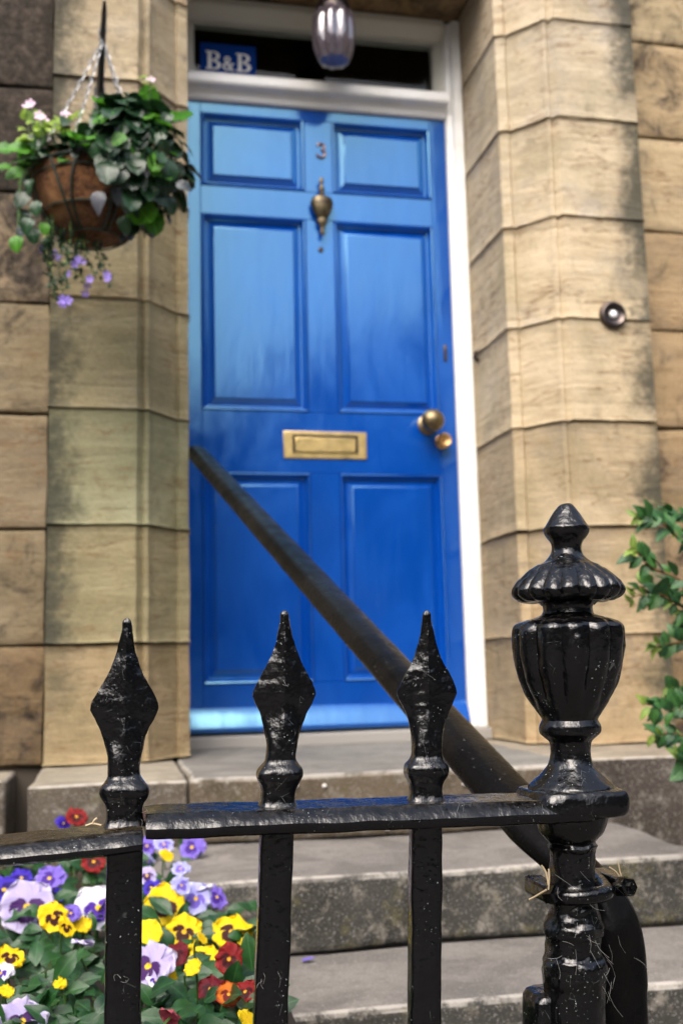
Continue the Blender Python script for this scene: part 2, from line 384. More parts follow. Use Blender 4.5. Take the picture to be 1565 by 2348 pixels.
def wall(label, xs_of, soots, tints, x_lim, seed):
    t = thing('stone_wall', label, 'wall', (0, 0, 0)); a, b = x_lim
    box('mortar', a, b, -.366, .0, ZC[0]-.35, ZC[-1], MORTAR, t, 0)
    for i in range(len(ZC)-1):
        xs = xs_of(i)
        for j in range(len(xs)-1):
            x0, x1 = xs[j]+.002, xs[j+1]-.002
            q = [(x0, .0), (x0, -.385), (x1, -.385), (x1, .0)]
            near = j == (len(xs)-2 if a < 0 else 0)
            stone_block(q, ZC[i]-.003, ZC[i+1]-.003, STONE_W, t, tints[i], soots[i] if near else .4, seed+i*9+j, rough=.003)
    return t
wall('soot blackened stone wall left of the hanging basket', lambda i: [-2.4, -1.75 + .2*(i % 2), -1.28+.18*(i % 2), -.796],
     [.52, .36, .30, .36, .56, .96, .92, 1., 1., 1.], [(.42, .34, .25), (.47, .43, .36), (.50, .46, .40), (.52, .48, .40), (.58, .52, .46), (.9, .8, .74), (.85, .78, .72), (.85, .78, .72), (.85, .8, .72), (.85, .8, .7)], (-2.4, -.796), 100)
wall('brown stone wall behind the leafy shrub at the right', lambda i: [.870, 1.30+.1*(i % 2), 1.8+.12*(i % 2), 2.6],
     [.5, .4, .36, .32, .36, .3, .44, .46, .5, .5], [(.58, .48, .36), (.60, .50, .38), (.66, .55, .42), (.70, .58, .44), (.74, .62, .48), (.92, .83, .68), (.80, .70, .56), (.92, .85, .72), (.9, .8, .7), (.9, .8, .7)], (.870, 2.6), 300)
li = thing('stone_lintel', 'stained brown stone lintel spanning above the transom window', 'lintel', (0, 0, 0))
o = stone_block([(-.425, -.005), (-.425, -.335), (.470, -.335), (.470, -.005)], 2.296, 2.78, STONE_W, li, (.62, .48, .34), .42, 77)
# rooms behind
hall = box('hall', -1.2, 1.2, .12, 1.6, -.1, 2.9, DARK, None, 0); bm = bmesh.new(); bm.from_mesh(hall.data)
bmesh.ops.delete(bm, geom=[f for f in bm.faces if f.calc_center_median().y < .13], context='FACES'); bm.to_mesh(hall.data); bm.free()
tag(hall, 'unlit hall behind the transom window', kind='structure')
house_back = thing('house_core', 'plain masonry behind the front wall of the house', 'house')
for x0, x1, z0, z1 in ((-2.4, -.47, -.38, 2.98), (.52, 2.6, -.38, 2.98)): box('masonry', x0, x1, .021, .119, z0, z1, MORTAR, house_back, 0)
box('masonry', -.47, .52, .021, .119, 2.30, 2.98, MORTAR, house_back, 0)

# ------------------------------------------------------------------ steps and plinths
st = thing('stone_steps', 'worn grey stone steps climbing to the blue door', 'steps')
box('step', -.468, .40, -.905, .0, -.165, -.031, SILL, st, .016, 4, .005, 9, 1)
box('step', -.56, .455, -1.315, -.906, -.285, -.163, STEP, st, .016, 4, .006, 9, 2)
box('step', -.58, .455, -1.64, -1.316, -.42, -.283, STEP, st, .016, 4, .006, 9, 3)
# sloping threshold tight under the door
tag(box('door_sill', -.43, .475, -.075, .10, -.034, .0015, simple('threshold_stone', (.30, .285, .265), .85), None, .006, 2, .002, 4, 4), 'grey stone threshold directly under the blue door', 'door sill')
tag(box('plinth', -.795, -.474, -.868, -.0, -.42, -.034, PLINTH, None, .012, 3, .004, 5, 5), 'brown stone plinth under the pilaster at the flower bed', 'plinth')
tag(box('plinth', .407, 1.75, -.80, -.0, -.42, -.034, PLINTH2, None, .012, 3, .004, 5, 6), 'stone plinth with shade painted into its dark face, under the pilaster behind the urn finial', 'plinth')
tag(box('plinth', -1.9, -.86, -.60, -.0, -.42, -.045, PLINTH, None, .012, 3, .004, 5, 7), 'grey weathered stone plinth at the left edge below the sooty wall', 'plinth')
# white aggregate crumbling out of the riser below the sill
bm = bmesh.new(); rnd = random.Random(8)
def lump(p, s):
    r = bmesh.ops.create_icosphere(bm, subdivisions=1, radius=1)
    for v in r['verts']:
        v.co = p + Vector((v.co.x*s*rnd.uniform(.8, 1.2), v.co.y*s*.7, v.co.z*s*rnd.uniform(.6, 1.)))
for i in range(46):
    x = rnd.uniform(-.44, -.26) if i < 34 else rnd.uniform(-.26, .36); z = -.100 - abs(rnd.gauss(0, .022)) if i < 40 else rnd.uniform(-.09, -.05)
    lump(Vector((x, -.909, max(z, -.155))), rnd.uniform(.004, .010))
pb = link('pebble', bm_me('pebble', bm, 60), simple('white_pebble', (.74, .70, .66), .8), st); tag(pb, kind='stuff')

# ------------------------------------------------------------------ door frame and transom window
fr = thing('door_frame', 'white painted timber frame round the blue door', 'door frame')
def prism(name, pts, z0, z1, mat, parent, horiz=None):
    if horiz is None: rs = [[Vector((x, y, z)) for x, y in pts] for z in (z0, z1)]
    else: rs = [[Vector((x, y, z)) for y, z in pts] for x in horiz]
    o = rings(name, rs, mat, parent, sm=28)
    bm = bmesh.new(); bm.from_mesh(o.data); bmesh.ops.recalc_face_normals(bm, faces=bm.faces[:])
    bmesh.ops.bevel(bm, geom=[e for e in bm.edges if len(e.link_faces) == 2 and e.calc_face_angle() > .6], offset=.0025, segments=2, affect='EDGES'); bm.to_mesh(o.data); bm.free(); smooth(o.data, 14)
    return o
jr = [(.4225, .06), (.4225, -.008), (.4275, -.016), (.438, -.019), (.4425, -.024), (.4435, -.034), (.449, -.040), (.4705, -.040), (.4745, -.034), (.4755, .06)]
prism('jamb', jr, .0015, 2.292, WHITE, fr)
prism('jamb', [(-x, y) for x, y in jr][::-1], .0015, 2.292, WHITE, fr)
tb = [(.06, 1.957), (-.012, 1.957), (-.018, 1.962), (-.020, 1.974), (-.028, 1.980), (-.030, 1.986), (-.052, 1.989), (-.058, 1.996), (-.058, 2.016), (-.050, 2.026), (-.040, 2.036), (.06, 2.042)]
prism('transom_bar', tb, 0, 0, WHITE, fr, horiz=(-.4215, .4215))
hd = [(.06, 2.292), (-.036, 2.292), (-.036, 2.268), (-.030, 2.262), (-.012, 2.238), (-.006, 2.232), (.06, 2.232)]
GLZ = simple('old_cream_paint', (.55, .54, .48), .5)
prism('head', hd, 0, 0, GLZ, fr, horiz=(-.4215, .4215))
tw = thing('transom_window', 'dark transom window above the blue door', 'window', (0, 0, 0))
st_p = [(.4215, .05), (.4215, -.012), (.414, -.010), (.398, .004), (.392, .010), (.392, .05)]
prism('stile', st_p, 2.0425, 2.2315, GLZ, tw); prism('stile', [(-x, y) for x, y in st_p][::-1], 2.0425, 2.2315, GLZ, tw)
m, t, b = new('window_glass'); b.inputs['Base Color'].default_value = (.9, .95, .95, 1); b.inputs['Transmission Weight'].default_value = 1; b.inputs['Roughness'].default_value = .02; b.inputs['IOR'].default_value = 1.25
box('pane', -.391, .391, .026, .030, 2.03, 2.235, m, tw, 0)
# B&B sign behind the lower corner of the glass
P0 = on_y(459, 161, .022); P1 = on_y(586, 104, .022)
sg = thing('bed_and_breakfast_sign', 'small blue B&B sign standing inside the transom window', 'sign', (P0.x, .022, 2.05))
sw, sh = P1.x-P0.x, .125
box('board', 0, sw, 0, .003, -.012, sh-.005, simple('sign_blue', (.002, .034, .21), .8, Specular_IOR_Level=.08), sg, .001)
def text(name, body, size, mat, parent, loc, ext=.001, bold=0, align='CENTER'):
    c = bpy.data.curves.new(name, 'FONT'); c.body = body; c.size = size; c.align_x = align; c.align_y = 'CENTER'; c.extrude = ext; c.offset = bold
    tmp = bpy.data.objects.new(name, c); COL.objects.link(tmp); dg = bpy.context.evaluated_depsgraph_get()
    me = bpy.data.meshes.new_from_object(tmp.evaluated_get(dg)); bpy.data.objects.remove(tmp); me.materials.clear()
    me.transform(Matrix.Rotation(math.pi/2, 4, 'X')); me.name = name
    return link(name, me, mat, parent, loc)
# slab-serif letters built from strokes
LW = simple('sign_white', (.8, .8, .78), .5)
def glyph(name, polys, ox, oz, s, parent):
    v, f = [], []
    for poly in polys:
        k = len(v); n = len(poly)
        v += [(ox+x*s, -.0012, oz+z*s) for x, z in poly] + [(ox+x*s, .0005, oz+z*s) for x, z in poly]
        f.append(tuple(k+i for i in range(n))); f += [(k+i, k+(i+1) % n, k+n+(i+1) % n, k+n+i) for i in range(n)]
    return link(name, pyd(name, v, f), LW, parent)
def arc(cx, cz, r0x, r0z, wx, wz, a0, a1, n=8):
    o = [(cx+r0x*math.cos(R(a0+(a1-a0)*i/n)), cz+r0z*math.sin(R(a0+(a1-a0)*i/n))) for i in range(n+1)]
    i_ = [(cx+(r0x-wx)*math.cos(R(a0+(a1-a0)*i/n)), cz+(r0z-wz)*math.sin(R(a0+(a1-a0)*i/n))) for i in range(n+1)]
    return [[o[k], o[k+1], i_[k+1], i_[k]] for k in range(n)]
Bp = [[(0, 0), (.45, 0), (.45, .07), (0, .07)], [(0, .93), (.45, .93), (.45, 1), (0, 1)], [(.1, .07), (.29, .07), (.29, .93), (.1, .93)], [(.29, .47), (.45, .47), (.45, .54), (.29, .54)]] + arc(.42, .255, .36, .255, .19, .09, -90, 90) + arc(.40, .755, .32, .245, .18, .08, -90, 90)
Ap = arc(.30, .76, .20, .22, .12, .08, -60, 230, 10) + arc(.27, .27, .27, .27, .15, .09, 90, 330, 10) + [[(.12, .66), (.28, .70), (.72, .0), (.50, .0)], [(.42, .15), (.52, .10), (.66, .46), (.56, .46)], [(.48, .46), (.76, .46), (.76, .52), (.48, .52)]]
ls = .062
glyph('letter', Bp, sw*.10, .030, ls, sg); glyph('ampersand', Ap, sw*.40, .030, ls*.80, sg); glyph('letter', Bp, sw*.64, .030, ls, sg)

# ------------------------------------------------------------------ the blue door
dr = thing('front_door', 'glossy blue six panelled front door numbered 3', 'door')
XL1, XL2, XR1, XR2 = -.375, -.0465, .043, .3695; XD = .4212
ZZ = dict(top=1.99, a1=1.9206, a2=1.679, b1=1.588, b2=.965, c1=.7765, c2=.146)
def plank(name, x0, x1, z0, z1): return box(name, x0, x1, -.0, .044, z0, z1, BLUE, dr, .0012, 1)
plank('stile', -XD, XL1, .006, 1.99); plank('stile', XR2, XD, .006, 1.99)
e = .0006
for z0, z1 in ((ZZ['a1'], ZZ['top']), (ZZ['b1'], ZZ['a2']), (ZZ['c1'], ZZ['b2']), (.006, ZZ['c2'])): plank('rail', XL1+e, XR2-e, z0, z1)
for z0, z1 in ((ZZ['a2'], ZZ['a1']), (ZZ['b2'], ZZ['b1']), (ZZ['c2'], ZZ['c1'])): plank('muntin', XL2, XR1, z0+e, z1-e)
def frame_strip(name, x0, x1, z0, z1, prof, parent):
    """mitred moulding: prof = [(inset, y)]"""
    rs = []
    for d, y in prof: rs.append([Vector((x0+d, y, z0+d)), Vector((x1-d, y, z0+d)), Vector((x1-d, y, z1-d)), Vector((x0+d, y, z1-d))])
    v = [p for r in rs for p in r]; f = []
    for i in range(len(rs)-1):
        for j in range(4): f.append((i*4+j, i*4+(j+1) % 4, i*4+4+(j+1) % 4, i*4+4+j))
    o = link(name, pyd(name, v, f), BLUE, parent)
    for p in o.data.polygons: p.use_smooth = False
    return o
for x0, x1 in ((XL1, XL2), (XR1, XR2)):
    for z0, z1 in ((ZZ['a2'], ZZ['a1']), (ZZ['b2'], ZZ['b1']), (ZZ['c2'], ZZ['c1'])):
        pn = box('panel', x0+.040, x1-.040, .0045, .03, z0+.040, z1-.040, BLUE, dr, .002, 2)
        frame_strip('bevel', x0+.016, x1-.016, z0+.016, z1-.016, [(0, .018), (.004, .0185), (.0235, .0075), (.0242, .012)], pn)
        frame_strip('moulding', x0+.0006, x1-.0006, z0+.0006, z1-.0006, [(0, .002), (.002, -.003), (.0045, -.0045), (.0075, -.003), (.010, .004), (.013, .010), (.016, .0135), (.0165, .020)], pn)
wb = prism('weatherboard', [(.001, .010), (-.030, .010), (-.036, .016), (-.036, .024), (-.026, .050), (-.012, .072), (-.006, .079), (.001, .080)], 0, 0, BLUE, dr, horiz=(-.4195, .4195))
# letterbox
lb = link('letterbox', None, None, dr, (0, 0, 0))
box('plate', -.1285, .1300, -.0045, .001, .8205, .9050, BRASS, lb, .0018, 2)
fl = box('flap', -.093, .094, -.0105, -.0048, .8395, .8850, BRASS, lb, .002, 2)
for a, b2, c, d in ((-.101, .102, .8860, .8925), (-.101, -.0945, .8385, .8855), (.0955, .102, .8385, .8855)): box('rim', a, b2, -.013, -.0048, c, d, PEWTER, lb, .0015, 1)  # dark metal colour stands in for the shaded recess round the flap
# doorknob and the little turn knob under it
kn = lathe('doorknob', [(.030, 0), (.032, .004), (.024, .008), (.014, .012), (.012, .030), (.018, .036), (.031, .046), (.036, .058), (.035, .070), (.027, .081), (.014, .087), (.001, .089)], BRONZE, dr, 28, axis='Y'); kn.location = (.327, -.001, .934)
k2 = lathe('latch_knob', [(.020, 0), (.022, .003), (.014, .008), (.010, .016), (.019, .022), (.023, .028), (.0225, .034), (.018, .038), (.012, .036), (.001, .035)], brass('bright_brass', (.60, .36, .16), (.5, .28, .1), .22), dr, 24, axis='Y'); k2.location = (.372, -.001, .880)
# knocker: finial, urn-shaped body, drop
kk = lathe('knocker', [(.002, .105), (.006, .100), (.008, .090), (.004, .082), (.006, .074), (.010, .066), (.008, .058), (.006, .050), (.012, .044), (.030, .036), (.036, .022), (.034, .004), (.026, -.016), (.014, -.032), (.017, -.040), (.016, -.048), (.008, -.058), (.005, -.068), (.008, -.076), (.006, -.084), (.001, -.090)], brass('tarnished_brass', (.17, .14, .085), (.07, .055, .035), .38), dr, 24)
kk.scale = (1, .55, 1); kk.location = (.0025, -.022, 1.616)
lathe('swag', [(.034, 0), (.0365, .006), (.034, .012)], PEWTER, kk, 24).location = (0, 0, .012)
lathe('striker', [(.010, 0), (.010, .02)], PEWTER, kk, 16, axis='Y').location = (0, .02, -.044)
nm = []
for a0, a1, cz in ((-150, 95, -.0105), (-95, 150, .011)):
    pass
path = [Vector((.011*math.cos(R(a))*1.05, 0, .0105+.0105*math.sin(R(a)))) for a in range(160, -95, -15)] + [Vector((.0125*math.cos(R(a))*1.05, 0, -.0125+.0125*math.sin(R(a)))) for a in range(75, -170, -15)]
num = tube('numeral', path, .0036, COPPER, dr, 8, up=Vector((0, 1, 0))); num.location = (.0065, -.004, 1.8215)
sp = lathe('spyhole', [(.0085, 0), (.0085, .003), (.006, .0045), (.0055, .002), (.0005, .0018)], PEWTER, dr, 20, axis='Y'); sp.location = (0, 0, 1.4895)
lk = box('night_latch', .3885, .3995, -.006, .0, 1.142, 1.195, PEWTER, dr, .003, 2); lathe('screw', [(.004, 0), (.0035, .002), (.0005, .0022)], BRONZE, lk, 12, axis='Y').location = (.394, -.006, 1.185)

# ------------------------------------------------------------------ bell push and iron stub in the reveal
bp = thing('doorbell', 'round bronze doorbell with a white button on the pale pilaster', 'doorbell', (.749, -.452, 1.1595))
lathe('dish', [(.0395, 0), (.040, .006), (.037, .013), (.032, .015), (.024, .010), (.016, .009), (.014, .012), (.0135, .002)], PEWTER, bp, 36, axis='Y')
lathe('button', [(.0118, .003), (.0118, .012), (.009, .0155), (.004, .017), (.0005, .0172)], simple('white_button', (.8, .8, .8), .25), bp, 24, axis='Y')
hk = tube('iron_stub', [(.492, -.08, 1.128), (.470, -.08, 1.126), (.464, -.085, 1.132), (.463, -.092, 1.146), (.468, -.098, 1.15)], [.007, .007, .006, .005, .003], simple('rust_iron', (.035, .025, .02), .8), None, 8)
tag(hk, 'small rusty iron stub in the stone beside the white jamb', 'iron hook')

# ------------------------------------------------------------------ lantern
LC = on_y(765, 90, -.18); LZ = on_y(765, 158, -.18).z + .014; LH = on_y(765, 18, -.18).z - LZ
lp = thing('hanging_lantern', 'fluted smoky glass lantern hanging over the door', 'lantern', (LC.x, -.18, LZ))
hgt = LH
m, t, b = new('fluted_glass'); g = G(t); b.inputs['Base Color'].default_value = (.34, .29, .35, 1); b.inputs['Roughness'].default_value = .05; b.inputs['IOR'].default_value = 1.5; b.inputs['Transmission Weight'].default_value = .8; b.inputs['Coat Weight'].default_value = 1; b.inputs['Coat IOR'].default_value = 1.8
gp = [(.001, 0), (.022, .001), (.040, .010), (.049, .030), (.056, .058), (.059, .090), (.058, .120), (.056, hgt-.035), (.048, hgt-.018)]
lathe('glass_shade', gp + [(r-.003, z) for r, z in gp[::-1][:-1]], m, lp, 96, lambda a, z: 1+.17*abs(math.sin(a*4.5+.9)) if z > .008 else 1)
lathe('cap', [(.050, hgt-.05), (.056, hgt-.016), (.053, hgt+.004), (.044, hgt+.012), (.02, hgt+.02), (.012, hgt+.03), (.012, hgt+.05), (.001, hgt+.051)], PEWTER, lp, 32)
lathe('bulb', [(.001, .072), (.018, .078), (.026, .095), (.022, .115), (.013, .13), (.013, hgt-.02)], simple('pearl_bulb', (.45, .45, .48), .3), lp, 20)
tube('rod', [(0, 0, hgt+.045), (0, 0, 2.285-LZ)], .006, PEWTER, lp, 8)
lathe('ceiling_rose', [(.045, 2.284-LZ), (.045, 2.294-LZ), (.04, 2.297-LZ)], PEWTER, lp, 24)

# ------------------------------------------------------------------ hanging basket
WALLY = -.452
A0 = on_y(228, 225, WALLY); az = A0.z; A1 = on_z(240, 15, az); HK = on_z(236, 92, az-.015)
br = thing('basket_bracket', 'black iron bracket arm on the pilaster carrying the hanging basket', 'bracket', A0)
BLK = simple('bracket_paint', (.008, .010, .014), .4)
Ld = A1-A0
tube('arm', [Vector((0, 0, 0)), Ld*.35, Ld*.7, Ld*.97, Ld + Vector((0, -.004, .012))], [.010, .009, .0075, .006, .003], BLK, br, 6)
tube('brace', [Vector((0, .001, -.21)), Ld*.25 + Vector((0, 0, -.12)), Ld*.6 + Vector((0, 0, -.006))], .007, BLK, br, 6)
box('back_plate', -.014, .014, -.004, .001, -.24, .03, BLK, br, .002, 1)
BC = on_y(214, 415, HK.y); BR_ = .143
bk = thing('hanging_basket', 'coir lined wire hanging basket full of dark trailing leaves', 'basket', BC)
hm = [(BR_*math.sin(R(a)), -BR_*1.12*math.cos(R(a))) for a in range(2, 91, 8)] + [(BR_*.985, .012), (BR_*.90, .010), (BR_*.86, -.02), (BR_*.5, -.03), (.001, -.03)]
m, t, b = new('coir'); g = G(t); pos = g.n('NewGeometry').outputs['Position']
c = g.mix(g.mr(g.noise(pos, 55, 6, .8, 1.5), .38, .62), (.34, .145, .05), (.075, .030, .013)); c = g.mix(g.mr(g.noise(pos, 11, 3), .45, .65, 0, .6), c, (.46, .23, .085)); g.set(b.inputs['Base Color'], c); b.inputs['Roughness'].default_value = 1; g.set(b.inputs['Normal'], g.bump(g.noise(pos, 160, 5, .85), 1, .02))
lathe('coir_liner', [(q.x*.972, q.y*.972) for q in spline([Vector((r, z, 0)) for r, z in hm], 3)], m, bk, 110, lambda a, z: 1+.035*noise.noise(Vector((math.cos(a)*3, math.sin(a)*3, z*26)))+.03*noise.noise(Vector((math.cos(a)*11, math.sin(a)*11, z*90))))
WIRE = simple('green_wire', (.012, .022, .014), .45)
def wire(name, pts, r=.003): return tube(name, pts, r, WIRE, bk, 6)
for rad, z, nm_ in ((BR_*1.0, .002, 'rim'), (BR_*.985, -.022, 'wire'), (BR_*.80, -BR_*1.12*.60, 'wire'), (BR_*.45, -BR_*1.12*.893, 'wire')):
    rs = [[Vector(((rad+rr_*math.cos(q))*math.cos(a), (rad+rr_*math.cos(q))*math.sin(a), z+rr_*math.sin(q))) for q in (0, 1.05, 2.09, 3.14, 4.19, 5.24)] for rr_ in (.0038 if nm_ == 'rim' else .0022,) for a in [2*math.pi*k/48 for k in range(48)]]
    rings(nm_, rs, WIRE, bk, closed=True)
for k in range(14):
    a = 2*math.pi*k/14
    # loops: each strand bows between rim and the lower ring
    wire('wire', [Vector((BR_*math.sin(R(e_))*math.cos(a+.16*math.sin(R(e_*2))*(1 if k % 2 else -1)), BR_*math.sin(R(e_))*math.sin(a+.16*math.sin(R(e_*2))*(1 if k % 2 else -1)), -BR_*1.12*math.cos(R(e_)))) for e_ in range(90, 24, -9)])
# chains
def chain(pts, n):
    P = spline(pts, 12); L = [0]
    for i in range(1, len(P)): L.append(L[-1]+(P[i]-P[i-1]).length)
    bm = bmesh.new()
    for k in range(n):
        d = L[-1]*(k+.5)/n; i = max(j for j in range(len(L)) if L[j] <= d); i = min(i, len(P)-2)
        p = P[i].lerp(P[i+1], (d-L[i])/max(1e-6, L[i+1]-L[i])); t = (P[i+1]-P[i]).normalized(); s = t.orthogonal().normalized(); q = t.cross(s)
        if k % 2: s, q = q, s
        lr, wr, th = L[-1]/n*.72, .0040, .0011
        vs = []
        for j in range(10):
            a = 2*math.pi*j/10; c = p + t*lr*math.cos(a) + s*wr*math.sin(a); o_ = (t*math.cos(a) + s*math.sin(a)).normalized()
            vs.append([bm.verts.new(c + (o_*math.cos(b2) + q*math.sin(b2))*th) for b2 in (0, 2.09, 4.19)])
        for j in range(10):
            for x in range(3): bm.faces.new((vs[j][x], vs[(j+1) % 10][x], vs[(j+1) % 10][(x+1) % 3], vs[j][(x+1) % 3]))
    o = link('chain', bm_me('chain', bm, 60), CHAIN, bk); o['kind'] = 'stuff'
hl = HK - BC
for a in (205, 250, 25, 330): chain([hl, hl.lerp(Vector((BR_*math.cos(R(a)), BR_*math.sin(R(a)), .004)), .5)+Vector((0, 0, -.006)), Vector((BR_*math.cos(R(a)), BR_*math.sin(R(a)), .004))], 24)
tube('hook', [hl + Vector((0, 0, -.004)), hl + Vector((-.008, .0, .006)), hl + Vector((-.009, 0, .022)), hl + Vector((0, 0, .034)), hl + Vector((.008, 0, .026))], .0025, CHAIN, bk, 6)

# ------------------------------------------------------------------ leaf and petal meshes
def leaf_mesh(name, L, W, mat, fold=.25, curl=.3, tipw=.55, lobes=0, nu=3, nv=6, pw=.75, blunt=False):
    v, f = [], []
    for j in range(nv+1):
        t = j/nv; ww = W*.5*(math.sin(math.pi*min(1, t*.93+.05)**pw) if True else 1)
        if blunt: ww = W*.5*(max(0, 4*t*(1-t))**.46)*(1.08-.22*t)
        elif j == nv: ww = W*.03
        for i in range(-nu, nu+1):
            u = i/nu; k = 1+(lobes*.5*math.sin(t*math.pi*7) if abs(i) == nu else 0)
            v.append((u*ww*k, L*t, abs(u)*ww*fold - curl*L*t*t + .03*L*math.sin(t*9+u*4)*abs(u)))
    n = 2*nu+1
    for j in range(nv):
        for i in range(n-1): f.append((j*n+i, j*n+i+1, (j+1)*n+i+1, (j+1)*n+i))
    me = pyd(name, v, f, 80); me.materials.append(mat); return me
def round_leaf(name, Rr, mat, scal=.05, cup=.2):
    v, f = [(0, 0, 0)], []; n = 18
    for k in (1, 2):
        for j in range(n):
            a = 2*math.pi*j/n; r = Rr*k/2*(1+(scal*math.cos(a*7) if k == 2 else 0))*(.75 if abs(a-math.pi) < .2 else 1)
            v.append((r*math.sin(a), Rr*.75+r*math.cos(a), cup*r*r/Rr + (.08*Rr*math.sin(a*5) if k == 2 else 0)))
    for j in range(n): f.append((0, 1+j, 1+(j+1) % n)); f.append((1+j, 1+n+j, 1+n+(j+1) % n, 1+(j+1) % n))
    me = pyd(name, v, f, 80); me.materials.append(mat); return me
def put_leaf(me, parent, p, direction, up, s, name='leaf'):
    y = direction.normalized(); z = (up - y*up.dot(y)); z = z.normalized() if z.length > 1e-4 else y.orthogonal().normalized(); x = y.cross(z)
    o = bpy.data.objects.new(name, me); COL.objects.link(o); o.parent = parent
    M = Matrix(((x.x, y.x, z.x, p.x), (x.y, y.y, z.y, p.y), (x.z, y.z, z.z, p.z), (0, 0, 0, 1))) @ Matrix.Diagonal((s, s, s, 1))
    o.matrix_local = M; return o
def rv(r, s=1): return Vector((r.gauss(0, s), r.gauss(0, s), r.gauss(0, s)))
TOCAM = -FW

# basket plants
DLF = [leaf_mesh('leaf', .062, .052, LEAF_DARK, .2, .25, lobes=.10, blunt=True, nv=8), leaf_mesh('leaf', .052, .046, LEAF_DARK, .35, .4, lobes=.12, blunt=True, nv=8)]
GLF = [round_leaf('leaf', .040, LEAF_MID), leaf_mesh('leaf', .058, .052, LEAF_MID, .2, .3, lobes=.1, blunt=True, nv=8)]
SLF = leaf_mesh('leaf', .056, .040, LEAF_GREY, .35, .45, lobes=.1, nv=8); LLF = leaf_mesh('leaf', .034, .026, LEAF_LIME, .2, .2)
rnd = random.Random(21)
bpnt = thing('basket_plant', 'dark scalloped foliage plant spilling over the right of the basket', 'plant', BC)
stems = []
FC = on_y(296, 378, BC.y-.06) - BC
for i in range(320):
    a = rnd.uniform(0, 2*math.pi); cz_ = rnd.uniform(-1, 1); cr = math.sqrt(1-cz_*cz_); q = Vector((cr*math.cos(a), cr*math.sin(a), cz_))
    if q.y > .55: q.y = -q.y
    k = rnd.uniform(.72, 1.0)*(1+.16*noise.noise(q*2.3))
    p = FC + Vector((q.x*.142*k, q.y*.150*k, q.z*.152*k))
    if q.x + .55*q.z < -.62 or (q.z < -.6 and q.x < -.1): continue
    d = (q*.45 + Vector((.15, -.1, -.75+.55*max(0, q.z))) + rv(rnd, .3)).normalized()
    up = (q*.75 + Vector((0, -.2, .65)) + rv(rnd, .22))
    me = rnd.choice(DLF) if rnd.random() < .86 else rnd.choice(GLF)
    put_leaf(me, bpnt, p - d*.02, d, up, rnd.uniform(.62, 1.0))
for i in range(130):
    # leaves lying along the left and back rim
    a = R(rnd.uniform(85, 275)); p = Vector((BR_*rnd.uniform(.75, 1.08)*math.cos(a), BR_*rnd.uniform(.75, 1.02)*math.sin(a), rnd.uniform(.0, .085)*rnd.uniform(.4, 1)))
    out = Vector((math.cos(a), math.sin(a), 0)); put_leaf(rnd.choice(DLF+GLF[1:]), bpnt, p, out*.8 + Vector((0, 0, rnd.uniform(-.45, .25))) + rv(rnd, .4), Vector((0, -.4, .9)) + rv(rnd, .3), rnd.uniform(.45, .75))
for px, py, s, dx, dz in ((215, 345, .9, .6, .5), (310, 405, .9, .8, .4), (228, 440, 1.0, -.1, -1), (268, 430, .8, .1, -1), (250, 400, .75, .7, -.4), (200, 330, .5, -.5, -.4), (405, 420, .7, .6, -.3)):
    p = on_y(px, py, BC.y-.15) - BC; put_leaf(SLF, bpnt, p, Vector((dx, -.25, dz)), Vector((.1, -1, .45)) + rv(rnd, .25), s*.85)
for i in range(30):
    a = R(rnd.uniform(-65, 60)); p0 = Vector((BR_*.7*math.cos(a), BR_*.7*math.sin(a), .0)); p1 = Vector((BR_*1.25*math.cos(a), BR_*1.1*math.sin(a), rnd.uniform(-.1, .05)))
    tube('stem', spline([p0, (p0+p1)/2+Vector((0, 0, .05)), p1], 3), .0017, STEM, bpnt, 5)
gp_ = thing('basket_plant', 'bright green geranium leaves standing at the top of the basket', 'plant', BC)
for px, py, s in ((245, 250, 1.1), (300, 215, 1.0), (345, 235, 1.0), (375, 262, 1.3), (330, 255, .9), (280, 235, .8), (310, 275, .8), (355, 300, .8), (215, 270, .8), (190, 285, .7), (260, 285, .8), (392, 330, .8), (225, 300, .7), (285, 300, .7), (330, 300, .8)):
    p = on_y(px, py, BC.y-.03+rnd.uniform(-.07, .07)) - BC; me = GLF[0] if rnd.random() < .6 else GLF[1]
    put_leaf(me, gp_, p - Vector((0, 0, .02)), Vector((rnd.uniform(-.4, .7), -.3, rnd.uniform(-.1, .6))), Vector((0, -.75, .8)) + rv(rnd, .25), s*.82)
    tube('stem', spline([Vector((p.x*.4, 0, -.01)), Vector((p.x*.7, p.y*.5, p.z*.6)), p - Vector((0, 0, .02))], 3), .0018, STEM, gp_, 5)
pk = thing('pink_flowered_plant', 'lime green plant with tiny pale pink flowers on the left rim of the basket', 'plant', BC)
PINK = simple('pale_pink_petal', (.72, .52, .68), .6)
def small_flower(parent, p, s, mat, facing):
    v, f = [(0, 0, 0)], []
    for k in range(5):
        for da, r in ((-26, .8), (0, 1), (26, .8)):
            a = R(72*k+da); v.append((s*r*math.sin(a), s*r*math.cos(a), s*.25*r))
        b2 = 1+k*3; f += [(0, b2+1, b2), (0, b2+2, b2+1)]
    me = pyd('flower', v, f); me.materials.append(mat)
    return put_leaf(me, parent, p, facing.orthogonal(), facing, 1, 'flower')
for px, py in ((70, 238), (97, 272), (150, 262), (62, 245), (90, 265), (228, 226), (158, 268), (102, 278), (76, 243), (345, 185)):
    p = on_y(px, py, BC.y-.08+rnd.uniform(-.04, .04)) - BC; small_flower(pk, p, .012, PINK, (TOCAM+Vector((0, 0, .6))+rv(rnd, .3)).normalized())
    tube('stem', spline([Vector((p.x*.75, p.y*.8, .0)), Vector((p.x*.95, p.y, p.z*.5)), p-Vector((0, 0, .002))], 3), .0011, STEM, pk, 5)
